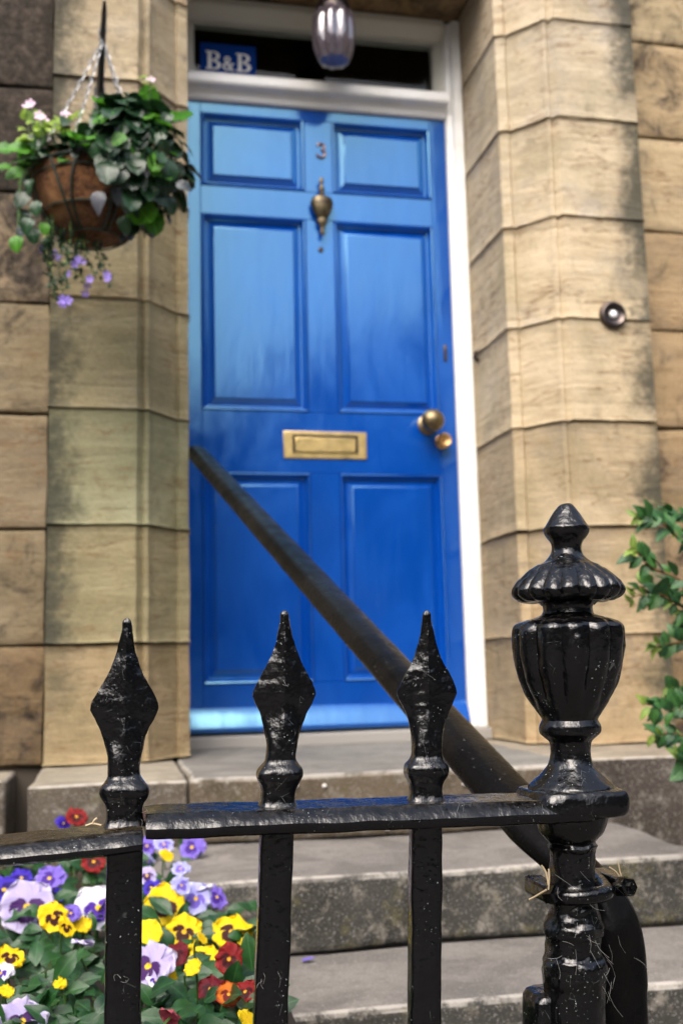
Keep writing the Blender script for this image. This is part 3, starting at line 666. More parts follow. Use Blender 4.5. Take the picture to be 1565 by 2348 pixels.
for i in range(44):
    px, py = rnd.uniform(45, 185), rnd.uniform(270, 318) + (0 if i % 3 else 30*rnd.random())
    if i > 38: px, py = rnd.uniform(335, 362), rnd.uniform(180, 205)
    p = on_y(px, py, BC.y-.05+rnd.uniform(-.06, .06)) - BC; put_leaf(LLF, pk, p, Vector((rnd.uniform(-1, .6), -.4, rnd.uniform(-.3, .7))), Vector((0, -.6, .9)) + rv(rnd, .3), rnd.uniform(.55, 1.1))
lf = thing('trailing_leaf_plant', 'long leaved plant reaching out past the left rim of the basket', 'plant', BC)
for px, py, dx, dz, s, me in ((75, 345, -1, .15, 1.2, GLF[1]), (30, 345, -1, .1, 1.0, GLF[1]), (60, 395, -1, -.2, 1.0, GLF[1]), (30, 385, -1, 0, .9, GLF[1]), (95, 335, -.7, .3, .9, DLF[0]), (85, 362, -1, -.1, .9, DLF[0]), (65, 440, -.5, -.7, .9, DLF[0]), (60, 480, -.2, -1, .9, DLF[1]), (70, 500, -.3, -.8, .9, DLF[1]), (40, 540, -.1, -1, .8, GLF[1]), (75, 520, .1, -1, .8, DLF[0]), (100, 510, .2, -1, .6, GLF[1]), (105, 325, -.3, -.3, .6, SLF), (75, 335, -.5, -.2, .6, DLF[0]), (75, 410, -.4, -.9, .8, DLF[1]), (85, 460, -.1, -1, .7, DLF[0]), (55, 520, -.4, -.8, .7, SLF), (105, 545, .2, -1, .7, DLF[1])):
    p = on_y(px, py, BC.y-.06+rnd.uniform(-.05, .03)) - BC; put_leaf(me, lf, p, Vector((dx, -.2, dz)), Vector((-.1, -.8, .6)) + rv(rnd, .25), s*.8)
for q in ([(-.09, -.05, .0), (-.16, -.06, .01), (-.2, -.06, -.02)], [(-.10, -.05, -.0), (-.155, -.07, -.04), (-.155, -.07, -.13)], [(-.10, -.08, 0), (-.15, -.08, -.03), (-.16, -.07, -.17)]): tube('stem', spline(q, 5), .0018, STEM, lf, 5)
lo = thing('trailing_lobelia', 'violet lobelia trailing in thin strands below the basket', 'plant', BC)
VIO = simple('violet_petal', (.30, .21, .72), .6)
for k in range(11):
    x0 = rnd.uniform(100, 235); x1 = x0 + rnd.uniform(-10, 30); y0, y1 = rnd.uniform(535, 575), rnd.uniform(600, 690) if k % 3 else rnd.uniform(640, 690)
    if x0 > 190: y1 = min(y1, 650)
    Y = BC.y - .03 + rnd.uniform(-.04, .03)
    P = spline([on_y(x0, y0-60, Y)-BC, on_y(x0, y0, Y)-BC, on_y((x0+x1)/2-6, (y0+y1)/2, Y)-BC, on_y(x1, y1, Y)-BC], 5)
    tube('stem', P, .0011, STEM, lo, 5)
    for q in P[3:]:
        for _ in range(3): put_leaf(LLF if rnd.random() < .12 else DLF[1], lo, q + rv(rnd, .004), rv(rnd), rv(rnd), rnd.uniform(.12, .22))
for px, py in ((147, 694), (143, 688), (155, 690), (200, 655), (207, 640), (125, 580), (110, 565), (130, 590), (180, 595), (172, 605), (196, 672), (248, 640), (160, 628), (95, 572), (190, 600), (245, 630)):
    p = on_y(px, py, BC.y-.04) - BC; small_flower(lo, p, .010 if py < 680 else .013, VIO, (TOCAM+rv(rnd, .4)).normalized())

# ------------------------------------------------------------------ pansies in the bed
def petal_mat(name, center, blotch, main, edge, veins=.5):
    """colour runs from the throat to the rim; attribute 'petal' = (radius, blotch strength, 0)"""
    m, t, b = new(name); g = G(t); at = g.n('Attribute', attribute_name='petal'); se = g.n('SeparateXYZ', Vector=at.outputs['Vector'])
    r, bl, ang = se.outputs[0], se.outputs[1], se.outputs[2]; tc = g.n('TexCoord').outputs['Object']
    nz = g.noise(g.mapv(tc, (1, 1, 1)), 7, 3, .6); ray_ = g.noise(g.n('CombineXYZ', X=g.math('MULTIPLY', ang, 15.), Y=g.math('MULTIPLY', r, 1.2)).outputs[0], 1, 2)
    r2 = g.math('ADD', r, g.math('ADD', g.math('MULTIPLY', g.math('SUBTRACT', nz, .5), .12), g.math('MULTIPLY', g.math('SUBTRACT', ray_, .5), .46*veins)))
    c = g.mix(g.mr(r2, .70, .98), main, edge)
    bm_ = g.math('MULTIPLY', g.mr(g.math('ADD', r2, g.math('MULTIPLY', g.math('SUBTRACT', 1., bl), .45)), .56, .66, 1, 0), g.mr(bl, .12, .2)); c = g.mix(bm_, c, blotch)
    c = g.mix(g.mr(r, .10, .16, 1, 0), c, center)
    g.set(b.inputs['Base Color'], c); b.inputs['Roughness'].default_value = .55; b.inputs['Specular IOR Level'].default_value = .25
    tr = g.n('BsdfTranslucent', Color=c); mx = g.n('MixShader'); mx.inputs[0].default_value = .3
    t.links.new(b.outputs[0], mx.inputs[1]); t.links.new(tr.outputs[0], mx.inputs[2]); t.links.new(mx.outputs[0], t.nodes['Material Output'].inputs[0])
    g.set(b.inputs['Normal'], g.bump(ray_, .25, .02)); return m
YC = (.85, .55, .02)
PM = {'yellow': petal_mat('yellow_petal', (.9, .5, .02), (.045, .008, .006), (.86, .60, .006), (.88, .66, .01)),
 'plain': petal_mat('plain_yellow_petal', YC, (.86, .58, .01), (.86, .62, .008), (.88, .66, .01)),
 'lilac': petal_mat('lilac_petal', YC, (.055, .012, .11), (.46, .40, .66), (.66, .62, .80)),
 'white': petal_mat('white_violet_petal', YC, (.07, .02, .30), (.74, .71, .84), (.86, .85, .88)),
 'deep': petal_mat('deep_blue_petal', YC, (.02, .006, .14), (.05, .025, .42), (.09, .06, .52)),
 'violet': petal_mat('violet_pansy_petal', YC, (.06, .02, .25), (.20, .13, .58), (.30, .22, .66)),
 'sky': petal_mat('pale_blue_petal', YC, (.16, .11, .52), (.40, .40, .78), (.60, .62, .86)),
 'red': petal_mat('dark_red_petal', (.85, .42, .02), (.05, .004, .006), (.22, .010, .012), (.30, .018, .015)),
 'maroon': petal_mat('maroon_petal', (.8, .35, .02), (.04, .003, .008), (.12, .006, .014), (.18, .012, .018)),
 'orange': petal_mat('orange_red_petal', (.85, .45, .02), (.16, .01, .008), (.62, .17, .012), (.35, .03, .014)),
 'pink': petal_mat('pink_bud_petal', (.5, .1, .1), (.3, .04, .07), (.40, .07, .10), (.45, .10, .13))}
def petal(name, ang, L, W, blotch, lift, zoff, mat, seed, half=False):
    v, f, at = [], [], []; nu, nv = 4, 9; r_ = random.Random(seed); ph = r_.uniform(0, 6)
    ca, sa = math.cos(R(ang)), math.sin(R(ang))
    for j in range(nv+1):
        t = .5-.5*math.cos(math.pi*j/nv); ww = W*.5*(max(0, 4*t*(1-t))**.5)**.8*(.72+.42*t)
        for i in range(-nu, nu+1):
            u = i/nu; lx = u*ww; ly = L*(t - .17*u*u*t*t); 
            z = zoff + lift*t*t*L + .11*L*t*t*math.sin(u*5.5+ph) - .10*L*(u*t)**2 + .03*L*t*math.sin(t*8+ph*2)
            x, y = lx*ca + ly*sa, -lx*sa + ly*ca
            v.append((x, y, z)); at.append((math.hypot(lx, ly)/L, blotch*(1-.75*abs(u)**1.6), u*.5+.5+seed*.37))
    n = 2*nu+1
    for j in range(nv):
        for i in range(n-1): f.append((j*n+i, (j+1)*n+i, (j+1)*n+i+1, j*n+i+1))
    me = pyd(name, v, f, 80); a = me.attributes.new('petal', 'FLOAT_VECTOR', 'POINT')
    for i, q in enumerate(at): a.data[i].vector = q
    me.materials.append(mat); return me
PET = {}
def petals(kind, var):
    if (kind, var) not in PET:
        r_ = random.Random(var*31+len(kind)); bl = 1.
        PET[kind, var] = [petal('petal', -27+r_.uniform(-7, 7), .56, .70, .12, -.12, -.035, PM[kind], var*7+1), petal('petal', 29+r_.uniform(-7, 7), .56, .70, .12, -.16, -.055, PM[kind], var*7+2),
            petal('petal', -98+r_.uniform(-8, 8), .52, .64, bl, .10, .0, PM[kind], var*7+3), petal('petal', 98+r_.uniform(-8, 8), .52, .64, bl, .10, .0, PM[kind], var*7+4), petal('petal', 180+r_.uniform(-5, 5), .50, .84, bl, .12, .02, PM[kind], var*7+5)]
    return PET[kind, var]
FL = [ # px, py, px width, kind, turn, tip (side view), label
 (176, 1873, 46, 'red', 10, .3, 'dark red pansy showing above the rail left of the first spear'),
 (146, 1888, 30, 'deep', -20, .4, 'small blue violet pansy just left of the red pansy above the rail'),
 (215, 1976, 46, 'red', 25, .4, 'dark red pansy under the rail, left of the first bar'),
 (50, 2013, 46, 'deep', 5, .3, 'deep blue pansy with a yellow eye above the large lilac pansy'),
 (10, 2040, 62, 'deep', -30, .3, 'deep blue pansy cut by the left edge of the picture'),
 (114, 2014, 58, 'violet', 40, .8, 'violet pansy turned sideways between the deep blue one and the first bar'),
 (132, 2050, 34, 'deep', 0, .4, 'little deep blue pansy above the yellow one, left of the first bar'),
 (63, 2080, 106, 'lilac', 8, .15, 'large lilac pansy with a dark purple face at the left'),
 (123, 2103, 60, 'yellow', -15, .35, 'yellow pansy touching the large lilac pansy'),
 (153, 2126, 42, 'yellow', 30, .6, 'small golden pansy half hidden below the yellow one, left of the first bar'),
 (163, 2094, 36, 'violet', 50, .5, 'small violet pansy between the golden one and the white one'),
 (226, 2082, 96, 'white', -5, .2, 'large white pansy with violet blotches half behind the first bar'),
 (190, 2120, 36, 'plain', 20, .6, 'small plain yellow pansy under the white one'),
 (192, 2160, 46, 'lilac', 160, .8, 'pale lilac pansy seen from behind, left of the first bar'),
 (24, 2194, 58, 'yellow', 20, .5, 'yellow pansy with a blackish face low at the left edge'),
 (2, 2232, 48, 'white', 0, .3, 'white pansy cut by the left edge of the picture'),
 (16, 2272, 30, 'plain', 40, .6, 'small yellow pansy near the bottom left, under the cut white one'),
 (52, 2342, 106, 'lilac', -14, .2, 'large lilac pansy in the bottom left corner'),
 (136, 2254, 26, 'plain', 60, .9, 'closed yellow bud among the leaves at the lower left'),
 (337, 1940, 42, 'violet', 15, .3, 'light violet pansy right under the rail beside the first bar'),
 (376, 1936, 42, 'sky', -12, .4, 'whitish blue pansy under the rail, second to the right of the first bar'),
 (383, 1961, 28, 'plain', 0, .4, 'tiny yellow pansy under the whitish blue one near the rail'),
 (440, 1943, 50, 'violet', 45, .6, 'purple pansy farthest right under the rail'),
 (338, 1976, 36, 'sky', 12, .4, 'pale blue pansy beside the first bar with a dark throat'),
 (337, 2008, 38, 'lilac', -10, .5, 'lilac pansy beside the first bar above a deep violet one'),
 (347, 2035, 38, 'deep', 22, .5, 'deep violet pansy right of the first bar above the yellow ones'),
 (414, 1992, 36, 'sky', 30, .6, 'small bluish white pansy above the trio of blue pansies'),
 (416, 2030, 40, 'sky', -22, .4, 'bluish white pansy left of the bright blue one'),
 (449, 2061, 62, 'sky', 6, .15, 'blue pansy with a round yellow eye, facing forward'),
 (497, 2057, 52, 'violet', 40, .6, 'violet blue pansy turned away at the right of the blue trio'),
 (466, 2038, 40, 'white', 170, .7, 'white pansy seen from behind above the blue trio'),
 (378, 2076, 80, 'yellow', 28, .2, 'tall yellow pansy with dark face, highest of the yellow ones'),
 (422, 2137, 68, 'yellow', 24, .25, 'yellow pansy with dark face in the middle of the yellow row'),
 (343, 2137, 52, 'plain', 0, .5, 'plain yellow pansy touching the right side of the first bar'),
 (531, 2137, 82, 'yellow', 24, .25, 'yellow pansy with dark face nearest the second bar'),
 (466, 2196, 60, 'yellow', 30, .35, 'yellow pansy with dark lower petals under the yellow row'),
 (441, 2218, 38, 'plain', -30, .6, 'small plain yellow pansy at the left of the lower yellow one'),
 (340, 2216, 98, 'lilac', 10, .25, 'large lilac pansy with violet blotches emerging right of the first bar'),
 (372, 2195, 42, 'lilac', 35, .6, 'small lilac pansy at the right shoulder of the large one beside the bar'),
 (357, 2248, 38, 'white', 20, .5, 'small white pansy with violet spot low beside the first bar'),
 (525, 2199, 58, 'red', 20, .3, 'dark red pansy directly below the yellow one nearest the second bar'),
 (403, 2190, 54, 'maroon', -30, .5, 'maroon pansy between the yellow pansies and the large lilac one'),
 (482, 2268, 58, 'maroon', 10, .4, 'maroon pansy at the lower right, left of the orange one'),
 (524, 2280, 50, 'orange', 15, .4, 'orange and red pansy low beside the second bar'),
 (562, 2274, 48, 'red', -25, .4, 'red pansy squeezed against the second bar'),
 (567, 2334, 40, 'plain', 10, .5, 'plain yellow pansy at the bottom beside the second bar'),
 (391, 2333, 48, 'pink', 140, .9, 'closed pinkish red pansy bud at the bottom middle of the bed'),
 (391, 2241, 42, 'plain', 70, .8, 'yellow pansy turned sideways below the small lilac one'),
 (464, 2151, 28, 'plain', 50, .9, 'small yellow bud between two dark faced yellow pansies')]
GRP = 'pansies in the flower bed'
rnd = random.Random(4)
for i, (px, py, wpx, kind, turn, tip, lab) in enumerate(FL):
    d = ray(px, py); p = on_z(px, py, -.135 + rnd.uniform(-.02, .02))
    if p.y > -1.02: p = on_y(px, py, -1.02 + rnd.uniform(-.03, .03))
    if p.y < -2.17: p = on_y(px, py, -2.17)
    dep = (p-CAM).dot(FW); size = wpx*dep/FPX*1.20
    tc = (CAM-p).normalized(); nrm = (tc*.95 + Vector((0, 0, .32)) + rv(rnd, .2) + RT*rnd.choice((-1, 1))*rnd.uniform(.5, 1.1)*tip + UP*rnd.uniform(-.2, .8)*tip).normalized()
    if turn > 120: nrm = (tc*-.5 + UP*.5 + rv(rnd, .2)).normalized(); turn = 0
    th = thing('pansy', lab, 'pansy', p, GRP)
    x = UP.cross(nrm).normalized(); y = nrm.cross(x); a = R(-turn); x, y = x*math.cos(a)+y*math.sin(a), y*math.cos(a)-x*math.sin(a)
    sx_, sz_ = rnd.uniform(.88, 1.06), rnd.uniform(.9, 1.7)
    for me in petals(kind, i % 4):
        o = bpy.data.objects.new('petal', me); COL.objects.link(o); o.parent = th
        o.matrix_local = Matrix(((x.x, y.x, nrm.x, 0), (x.y, y.y, nrm.y, 0), (x.z, y.z, nrm.z, 0), (0, 0, 0, 1))) @ Matrix.Diagonal((size*sx_, size, size*sz_, 1))
    base = Vector((rnd.uniform(-.02, .02), .03+rnd.uniform(0, .03), -.24-p.z)); b0 = -nrm*.02*1
    tube('stem', spline([base, base*.5+Vector((0, .015, 0)), -nrm*.012-UP*.004, nrm*-.0005], 4), .0014, STEM, th, 5)
# foliage clumps
PL = [leaf_mesh('leaf', .036, .022, LEAF_BED, .25, .25, pw=1.0), leaf_mesh('leaf', .032, .023, LEAF_BED, .3, .5, pw=.9, lobes=.06), leaf_mesh('leaf', .042, .023, LEAF_BED, .2, .15, pw=1.1)]
CL = ['low leafy pansy foliage at the left edge of the flower bed', 'leafy pansy foliage just left of the first bar', 'leafy pansy foliage behind the first bar, up under the rail', 'leafy pansy foliage between the first bar and the yellow pansies', 'leafy pansy foliage under the maroon pansies by the second bar', 'pansy foliage at the back of the bed below the plinth', 'pansy foliage at the front of the bed low behind the railing']
REG = [(-60, 90, 2060, 2420), (80, 250, 2060, 2420), (180, 460, 1950, 2120), (310, 460, 2120, 2420), (440, 610, 2080, 2420), (-40, 420, 1900, 2040), (-60, 560, 2300, 2480)]
NL = [95, 130, 115, 115, 130, 100, 70]
for lab, (x0, x1, y0, y1), n in zip(CL, REG, NL):
    c = on_z((x0+x1)/2, (y0+y1)/2, -.2); c.y = max(-2.2, min(-1.0, c.y)); th = thing('pansy_foliage', lab, 'plant', c, 'pansy foliage clumps')
    for k in range(n):
        px, py = rnd.uniform(x0, x1), rnd.uniform(y0, y1)
        if px > 470 and py < 2080: px -= 80
        p = on_z(px, py, -.165 + rnd.uniform(-.035, .02)); p.y = max(-2.24, min(-.95, p.y))
        d = Vector((rnd.gauss(0, .8), -.55+rnd.gauss(0, .5), rnd.uniform(-.1, .75))); up = Vector((rnd.gauss(0, .35), -.7, .8))
        put_leaf(rnd.choice(PL), th, p - c, d, up, rnd.uniform(.65, 1.1))
        if k % 3 == 0: tube('stem', [p-c, p-c+Vector((rnd.uniform(-.02, .02), .02, -.08))], .0013, STEM, th, 5)

# ------------------------------------------------------------------ shrub at the right
sh = thing('shrub', 'small leaved shrub with yellow green tips reaching in from the right', 'shrub', (.55, -1.35, -.42))
SLM = [leaf_mesh('leaf', .038, .024, LEAF_SHRUB, .2, .15, pw=.9), leaf_mesh('leaf', .031, .021, LEAF_SHRUB, .3, .3, pw=.9)]; STP = leaf_mesh('leaf', .024, .012, LEAF_TIP, .2, .2)
base = Vector((.55, -1.35, -.42)); rnd = random.Random(17)
tube('trunk', spline([Vector((0, 0, 0)), Vector((-.02, .01, .3)), Vector((.02, 0, .62)), Vector((.0, 0, .95))], 5), .009, TWIG, sh, 7)
BRN = [((1640, 1330), (1560, 1235), (1500, 1190), (1462, 1188)), ((1640, 1290), (1590, 1200), (1540, 1175), (1500, 1165)), ((1640, 1400), (1560, 1330), (1490, 1300), (1450, 1255)), ((1640, 1450), (1560, 1390), (1500, 1360), (1440, 1372)), ((1640, 1420), (1570, 1350), (1520, 1345), (1455, 1345)), ((1640, 1560), (1590, 1480), (1540, 1475), (1505, 1482)), ((1640, 1740), (1580, 1640), (1530, 1625), (1470, 1612)), ((1640, 1760), (1585, 1700), (1540, 1680), (1500, 1690)), ((1640, 1640), (1590, 1600), (1560, 1590), (1540, 1570)), ((1640, 1800), (1600, 1760), (1580, 1755), (1558, 1745))]
for br_ in BRN:
    Y = -1.42 + rnd.uniform(-.12, .12)
    P = [on_y(a, b2, Y) - base for a, b2 in br_]; zt = max(.05, min(.85, P[0].z-.10)); P = spline([Vector((.0, 0, zt)), Vector((P[0].x*.5+.0, P[0].y*.5, (zt+P[0].z)/2+.01))] + P, 6); tube('twig', P, [.0030]*12+[.0022]*(len(P)-18)+[.0012]*6, TWIG, sh, 5)
    for k, q in enumerate(P[2:]):
        if k < 8: continue
        tipness = k/(len(P)-3)
        for s in (-1, 1):
            if rnd.random() < .42: continue
            me = STP if tipness > .9 or rnd.random() < .08 else rnd.choice(SLM)
            t = (P[min(k+3, len(P)-1)]-P[k+1]).normalized(); d = t*.5 + UP*s*rnd.uniform(.3, 1) + RT*rnd.uniform(-.5, .3) - FW*rnd.uniform(-.3, .5)
            put_leaf(me, sh, q + rv(rnd, .003), d, -FW*.8 + Vector((0, 0, .7)) + rv(rnd, .35), rnd.uniform(.65, 1.15))

# ------------------------------------------------------------------ iron railing
rl = thing('iron_railing', 'black painted iron railing with spear topped bars', 'railing')
YB = -2.348
def rsq(w, t, sq, tilt=0, n=28, exp=5.):
    """cross-section, between a ridged blade (sq=0) and a rounded square shank (sq=1)"""
    out = []
    for k in range(32):
        qd, i = divmod(k, 8); f = i/7; a = math.pi/2*(qd+(i+.5)/8); c, s = math.cos(a), math.sin(a)
        q = 1/((abs(c)/w)**exp+(abs(s)/t)**exp)**(1/exp); x1, y1 = c*q, s*q
        if qd % 2: f = 1-f
        e_ = t*.20; x0, y0 = w*(1-f), e_+(t-e_)*f
        if qd in (1, 2): x0 = -x0
        if qd in (2, 3): y0 = -y0
        out.append((x0+(x1-x0)*sq, y0+(y1-y0)*sq))
    return out
ROWS = [(1416, 4, 4, 1), (1419, 8.5, 8, 1), (1426, 11, 10, .9), (1440, 12, 10, .7), (1453, 14, 11, .5), (1477, 18.5, 13, .3), (1501, 24, 15, .1), (1526, 32, 17, 0), (1550, 43, 19, 0), (1574, 56, 21, 0), (1599, 70, 23, 0), (1616, 77.5, 24, 0), (1628, 79, 24, 0), (1638, 74.5, 24, 0), (1650, 68, 25, 0), (1671, 57.5, 27, .1), (1696, 49, 30, .35), (1720, 42.5, 32, .7), (1744, 38.5, 34, .95), (1768, 36.5, 35, 1), (1784, 37.5, 36, 1), (1792, 42, 41, 1), (1800, 50, 49, 1), (1810, 55, 54, 1), (1820, 55.5, 54, 1), (1830, 52, 51, 1), (1840, 45.5, 45, 1), (1851, 41.5, 41, 1), (1868, 41, 41, 1), (1884, 43, 43, 1), (1892, 48, 48, 1)]
def spear(bx, tipx, ztop, zbase, sc, seed, yaw, wob, parent, name='spear_head'):
    ys = [r_[0] for r_ in ROWS]; rs = []
    N = 74
    for k in range(N+1):
        y = 1416 + (1892-1416)*(k/N if k > 6 else k/N)
        i = max(j for j in range(len(ys)) if ys[j] <= y+1e-6); i = min(i, len(ys)-2); f = (y-ys[i])/(ys[i+1]-ys[i])
        w_, t_, q_ = [ROWS[i][c]+(ROWS[i+1][c]-ROWS[i][c])*f for c in (1, 2, 3)]
        z = ztop - (y-1416)/(1892-1416)*(ztop-zbase); tt = (z-zbase)/(ztop-zbase); cx = bx+(tipx-bx)*tt + wob*math.sin(tt*math.pi)
        ring = []
        for a, b2 in rsq(w_*sc, t_*sc, q_):
            ca, sa = math.cos(yaw), math.sin(yaw); p = Vector((cx + a*ca - b2*sa, YB + a*sa + b2*ca, z))
            e = noise.noise_vector(p*70+Vector((seed*3.3, 0, 0)))*.0009 + noise.noise_vector(p*210+Vector((0, seed, 0)))*.00035
            ring.append(p + e*(.3 if k < 3 else 1))
        rs.append(ring)
    return rings(name, rs[::-1], IRON, parent, sm=38)
def bar(x0, z0, x1, z1, w_, yaw, seed, parent, name='bar'):
    rs = []
    for k in range(41):
        f = k/40; z = z0+(z1-z0)*f; cx = x0+(x1-x0)*f
        lump_ = 1+.05*max(0, noise.noise(Vector((seed*2, z*26, 0))))
        ring = []
        for a, b2 in rsq(w_/2, w_/2, 1, exp=9.):
            ca, sa = math.cos(yaw), math.sin(yaw); p = Vector((cx+(a*ca-b2*sa)*lump_, YB+(a*sa+b2*ca)*lump_, z)); ring.append(p + noise.noise_vector(p*60+Vector((seed, 0, 0)))*.0007)
        rs.append(ring)
    return rings(name, rs[::-1], IRON, parent, sm=50)
BARS = [(-.6117, -.6106, .2343, .0800, .324e-3, -.0010, .0262, .02), (-.4963, -.4882, .2388, .0885, .318e-3, .0022, .0250, -.06), (-.3779, -.3712, .2373, .0868, .310e-3, .0012, .0238, -.10), (-.742, -.738, .229, .070, .324e-3, .0, .0255, .03), (-.870, -.866, .222, .062, .324e-3, 0, .0255, 0)]
for i, (bx, tx, zt, zb, sc, wob, bw, yw) in enumerate(BARS):
    k = (tx-bx)/(zt-zb)
    bb = bar(bx+k*.0 - .0, zb-.008, bx - k*.45*(1 if i < 3 else .5), -.40, bw, yw, i+1, rl)
    spear(bx, tx, zt, zb, sc, i+1, yw, wob, bb)
def flat_bar(name, p0, p1, yf0, yb0, yf1, yb1, h, seed, parent):
    rs = []; n = 44
    for k in range(n+1):
        f = k/n; x = p0[0]+(p1[0]-p0[0])*f; z = p0[1]+(p1[1]-p0[1])*f; yf = yf0+(yf1-yf0)*f; yb = yb0+(yb1-yb0)*f
        ring = []; cy, hw = (yf+yb)/2, (yb-yf)/2
        en = .93 if k in (0, n) else 1
        for j in range(72):
            a = 2*math.pi*(j+.5)/72; c, s = math.cos(a), math.sin(a); c, s = math.copysign(abs(c)**.6, c), math.copysign(abs(s)**1.0, s); e_ = 7.
            # rounder on the front edge, flatter behind
            q = 1/((abs(c)/hw)**e_+(abs(s)/(h/2))**e_)**(1/e_); p = Vector((x, cy + c*q*en, z - h/2 + s*q*en))
            if c < 0 and s > 0:
                u_ = max(0, (abs(c*q)-(hw-.0070))/.0070); p.z -= .0100*u_**1.5*min(1, 2*s*q/h*1.15)
            ring.append(p + noise.noise_vector(p*45+Vector((seed, 0, 0)))*.0009 + noise.noise_vector(p*150)*.00025)
        rs.append(ring)
    return rings(name, rs, IRON, parent, sm=50)
flat_bar('rail', (-.597, .0905), (-.262, .0858), -.386, 0, 0, 0, .0175, 1, rl) if False else flat_bar('rail', (-.597, .0905), (-.250, .0856), -2.386, -2.310, -2.386, -2.310, .0185, 1, rl)
flat_bar('rail', (-1.0, .0590), (-.5985, .0788), -2.388, -2.314, -2.386, -2.312, .0150, 2, rl)

# post with plate, urn and finial
PX0, PZ0, PX1, PZ1 = -.2455, .3264, -.2600, -.0722
def post_x(z): return PX1 + (PX0-PX1)*(z-PZ1)/(PZ0-PZ1)
SCP = .356e-3
def zpx(y): return PZ0 - (y-1150)*(PZ0-.0724)/(1870-1150)     # pixel row on the post to height
def post_part(name, rows, mod, parent, n=96, sub=5, amp=.0006, sm=45, seed=0, yoff=0):
    P = spline([Vector((r_, zpx(y), 0)) for y, r_ in rows], sub); rs = []
    for q in P:
        ring = []
        for k in range(n):
            a = 2*math.pi*k/n; r_ = max(.0004, q.x*SCP*(mod(a, q.y, q.x) if mod else 1))
            p = Vector((post_x(q.y)+r_*math.cos(a), YB+yoff+r_*math.sin(a), q.y)); p += noise.noise_vector(p*80+Vector((seed, 0, 0)))*amp + noise.noise_vector(p*240)*amp*.4
            ring.append(p)
        rs.append(ring)
    return rings(name, rs[::-1], IRON, parent, sm=sm)
def sqm(e_):
    return lambda a, z, r_: 1/((abs(math.cos(a)))**e_+(abs(math.sin(a)))**e_)**(1/e_)
post = link('post', None, None, rl, (0, 0, 0))
post_part('finial', [(1150, 2), (1152, 12), (1158, 20), (1170, 29), (1186, 39), (1200, 48), (1208, 53.5), (1216, 54), (1224, 52), (1233, 46), (1243, 38.5), (1254, 35), (1268, 36), (1279, 42), (1290, 54), (1297, 66)], None, post, seed=1)
ya, yb_ = zpx(1297), zpx(1388)
post_part('umbrella_cap', [(1292, 56), (1298, 70), (1308, 84), (1320, 99), (1334, 114), (1348, 124), (1358, 128), (1367, 127), (1375, 121), (1382, 110), (1386, 97), (1385, 82), (1388, 68), (1394, 62)],
    lambda a, z, r_: 1 + (.085*(abs(math.sin(a*9))**.7-.6)*min(1, max(0, (r_-58)/30)) + .025*noise.noise(Vector((math.cos(a)*4, math.sin(a)*4, z*60)))), post, 144, 5, .0009, 60, 2)
post_part('urn', [(1390, 62), (1400, 58), (1410, 58.5), (1417, 62), (1423, 76), (1429, 98), (1435, 113), (1442, 121), (1452, 125), (1475, 126), (1505, 124), (1540, 118), (1575, 108), (1610, 93), (1638, 78), (1656, 66), (1664, 63)],
    lambda a, z, r_: 1 + (.10*(abs(math.sin(a*6))-.55) if r_ > 66 else 0)*min(1, max(0, (r_-66)/30)), post, 144, 5, .0007, 50, 3)
post_part('collar', [(1660, 63), (1667, 66), (1675, 70), (1684, 71), (1692, 69), (1699, 62), (1706, 54), (1714, 48), (1735, 45.5), (1752, 48), (1768, 54), (1782, 66), (1793, 78), (1803, 88), (1812, 97), (1822, 100)], None, post, seed=4)
post_part('plate', [(1816, 60), (1817, 96), (1820, 104), (1828, 108), (1840, 110), (1856, 110), (1866, 107), (1873, 100), (1876, 84), (1876, 40)], sqm(5), post, 96, 3, .0009, 50, 5)
post_part('shaft', [(1874, 80), (1884, 81), (1900, 78), (1918, 70), (1930, 60), (1937, 53), (1942, 54), (1947, 56), (1952, 53), (1960, 50), (1990, 50), (2020, 51), (2032, 53), (2040, 57), (2050, 58), (2058, 54), (2072, 53), (2092, 56), (2106, 61), (2116, 65), (2122, 67.5), (2132, 68), (2140, 66.5), (2147, 62), (2160, 60.5), (2176, 61.5), (2186, 65), (2193, 70), (2204, 72), (2222, 73), (2236, 72.5), (2246, 70), (2256, 67), (2275, 66.5), (2400, 67), (2700, 68), (2850, 70), (3150, 72)], None, post, 72, 4, .0016, 45, 6)
post_part('scroll_stop', [(2262, 10), (2266, 40), (2276, 50), (2300, 54), (2420, 55), (3150, 58)], sqm(6), post, 48, 3, .0008, 45, 7, .0)
ob = [o for o in post.children if o.name.startswith('scroll_stop')][0]; ob.location = (-.0155, .012, 0)

# ------------------------------------------------------------------ handrail on the steps
hr = thing('handrail', 'worn black iron handrail sloping from the railing post up to the door reveal', 'handrail')
D_ = [(-1, 0), (-.97, .28), (-.82, .55), (-.55, .76), (-.2, .86), (.2, .86), (.55, .76), (.82, .55), (.97, .28), (1, 0), (.97, -.25), (.86, -.45), (.55, -.5), (-.55, -.5), (-.86, -.45), (-.97, -.25)]
_d = ray(449, 1037); E0 = CAM + _d*((-.412-CAM.x)/_d.x); S0 = on_y(1225, 1898, -2.20)
line = [E0.lerp(S0, k/40) for k in range(41)]
bend = spline([line[-2], S0, on_y(1310, 1985, -2.25), on_y(1366, 2050, -2.28), on_y(1402, 2112, -2.295), on_y(1419, 2180, -2.30), on_y(1424, 2260, -2.30), on_y(1425, 2348, -2.30), Vector((on_y(1426, 2348, -2.30).x-.006, -2.30, -.42))], 7)
path = line[:-1] + bend[7:]
P = path; rs = []; prev = Vector((0, 0, 1))
side = Vector((1, 0, 0))
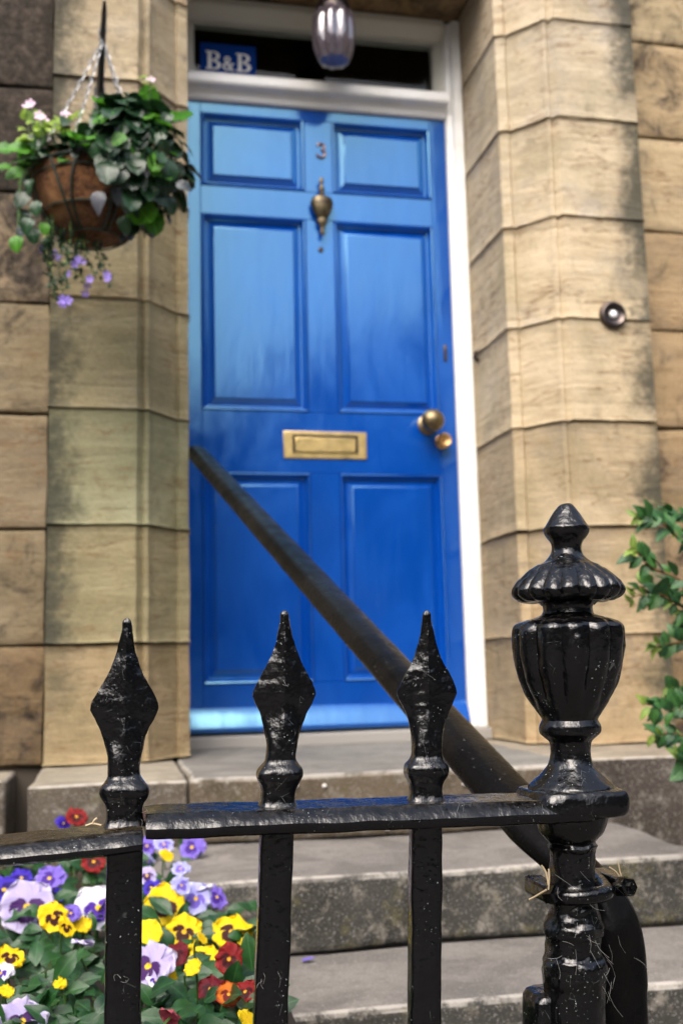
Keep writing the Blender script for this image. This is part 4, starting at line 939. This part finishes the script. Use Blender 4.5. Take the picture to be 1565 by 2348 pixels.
for i, p in enumerate(P):
    t_ = (P[min(i+1, len(P)-1)]-P[max(i-1, 0)]).normalized()
    s_ = (side - t_*side.dot(t_)).normalized(); q_ = s_.cross(t_)
    if q_.dot(Vector((0, -.3, 1))) < 0: q_ = -q_
    rad_ = .0285 if i <= len(line)-1 else max(.0225, .0285-.0009*(i-len(line)+1))
    rs.append([p + (s_*a + q_*b2*.74)*rad_ + noise.noise_vector((p+s_*a*.02+q_*b2*.02)*40)*.0007 for a, b2 in D_])
rings('rail_bar', rs, HAND, hr, sm=50)
# bolted strap that ties it to the post
cz = zpx(2046); cx = post_x(cz)
cl = tube('clamp', spline([Vector((cx-.017, YB+.03, cz+.002)), Vector((cx-.0185, YB-.012, cz)), Vector((cx-.010, YB-.0245, cz)), Vector((cx+.010, YB-.0255, cz+.001)), Vector((cx+.022, YB-.015, cz+.002)), Vector((cx+.030, YB+.03, cz+.006))], 4), .0062, IRON, hr, 10)
for px, py, s in ((1270, 2052, 1), (1431, 2034, 1)):
    c = on_y(px, py, YB-.012)
    nt_ = lathe('bolt', [(.0125*s, -.013), (.0135*s, -.012), (.0135*s, .010), (.0115*s, .014), (.006, .0145), (.0058, .019), (.001, .0195)], IRON, hr, 6, sm=20); nt_.location = c; nt_.rotation_euler = (R(78), R(10), R(12)); nt_.scale = (.58, .58, .55)
    box('lug', c.x-.007, c.x+.007, c.y+.004, c.y+.05, c.z-.007, c.z+.007, IRON, hr, .003, 2)

# ------------------------------------------------------------------ small stuff
def strands(name, label, lst, r=.0001, mat=WEB):
    vs, fs = [], []
    for pts in lst:
        for a, b2 in [(0, 0)]:
            ring = tube_rings(spline(pts, 4), r, 4); k = len(vs)
            for rg in ring: vs += rg
            for i in range(len(ring)-1):
                for j in range(4): fs.append((k+i*4+j, k+i*4+(j+1) % 4, k+i*4+4+(j+1) % 4, k+i*4+4+j))
    o = link(name, pyd(name, vs, fs), mat); return tag(o, label, kind='stuff')
rnd = random.Random(9); lst = []
def web(px, py, n, spread, Y, ang=60):
    for _ in range(n):
        a = R(ang + rnd.gauss(0, 35)); L = rnd.uniform(.3, 1)*spread; x, y = px+rnd.gauss(0, spread*.35), py+rnd.gauss(0, spread*.35)
        lst.append([on_y(x, y, Y+rnd.uniform(-.004, .004)), on_y(x+L*.5*math.cos(a)+rnd.gauss(0, 3), y+L*.5*math.sin(a)+rnd.gauss(0, 3), Y-.002), on_y(x+L*math.cos(a), y+L*math.sin(a), Y+rnd.uniform(-.004, .004))])
web(1340, 2150, 7, 70, -2.378); web(1390, 2240, 6, 70, -2.372); web(1290, 2180, 4, 60, -2.374); web(1325, 2020, 4, 90, -2.376, 50)
web(1420, 2170, 4, 60, -2.332); web(275, 2235, 5, 26, -2.364, 10); web(605, 2230, 4, 50, -2.363, 75); web(340, 1870, 5, 40, -2.36, 100); web(640, 1560, 2, 22, -2.364, 35)
strands('cobweb', 'torn cobwebs clinging to the iron post and bars', lst)
def stalks(label, lst, r=.0009): 
    o = strands('dry_stalk', label, lst, r, STRAW); del o['kind']; o['category'] = 'dry stalk'; o['group'] = 'dry plant scraps caught on the railing'; return o
Yc = -2.372
stalks('forked pale dry stalk lying on the rail left of the first spear', [[on_y(197, 1894, Yc), on_y(213, 1889, Yc), on_y(232, 1893, Yc)], [on_y(213, 1889, Yc), on_y(216, 1882, Yc), on_y(223, 1876, Yc)]])
stalks('pale straw sticking out left of the clamped post', [[on_y(1212, 2063, -2.36), on_y(1232, 2052, -2.365), on_y(1252, 2040, -2.37)], [on_y(1257, 1992, -2.372), on_y(1258, 2015, -2.373), on_y(1256, 2040, -2.372)], [on_y(1240, 1984, -2.371), on_y(1250, 2000, -2.372), on_y(1256, 2030, -2.373)]], .0007)
stalks('thin dry wisps right of the clamped post', [[on_y(1395, 1988, -2.35), on_y(1412, 2000, -2.352), on_y(1424, 2020, -2.353)], [on_y(1416, 1975, -2.35), on_y(1420, 1998, -2.352), on_y(1426, 2018, -2.353)]], .0006)
pp = on_z(692, 2202, -.281); fp = put_leaf(leaf_mesh('fallen_petal', .03, .02, simple('fallen_violet', (.13, .09, .42), .6), .1, -.1), None, pp, Vector((1, .1, .05)), Vector((0, 0, 1)), .75, 'fallen_petal'); tag(fp, 'fallen violet petal lying on the lower step between two bars', 'petal')
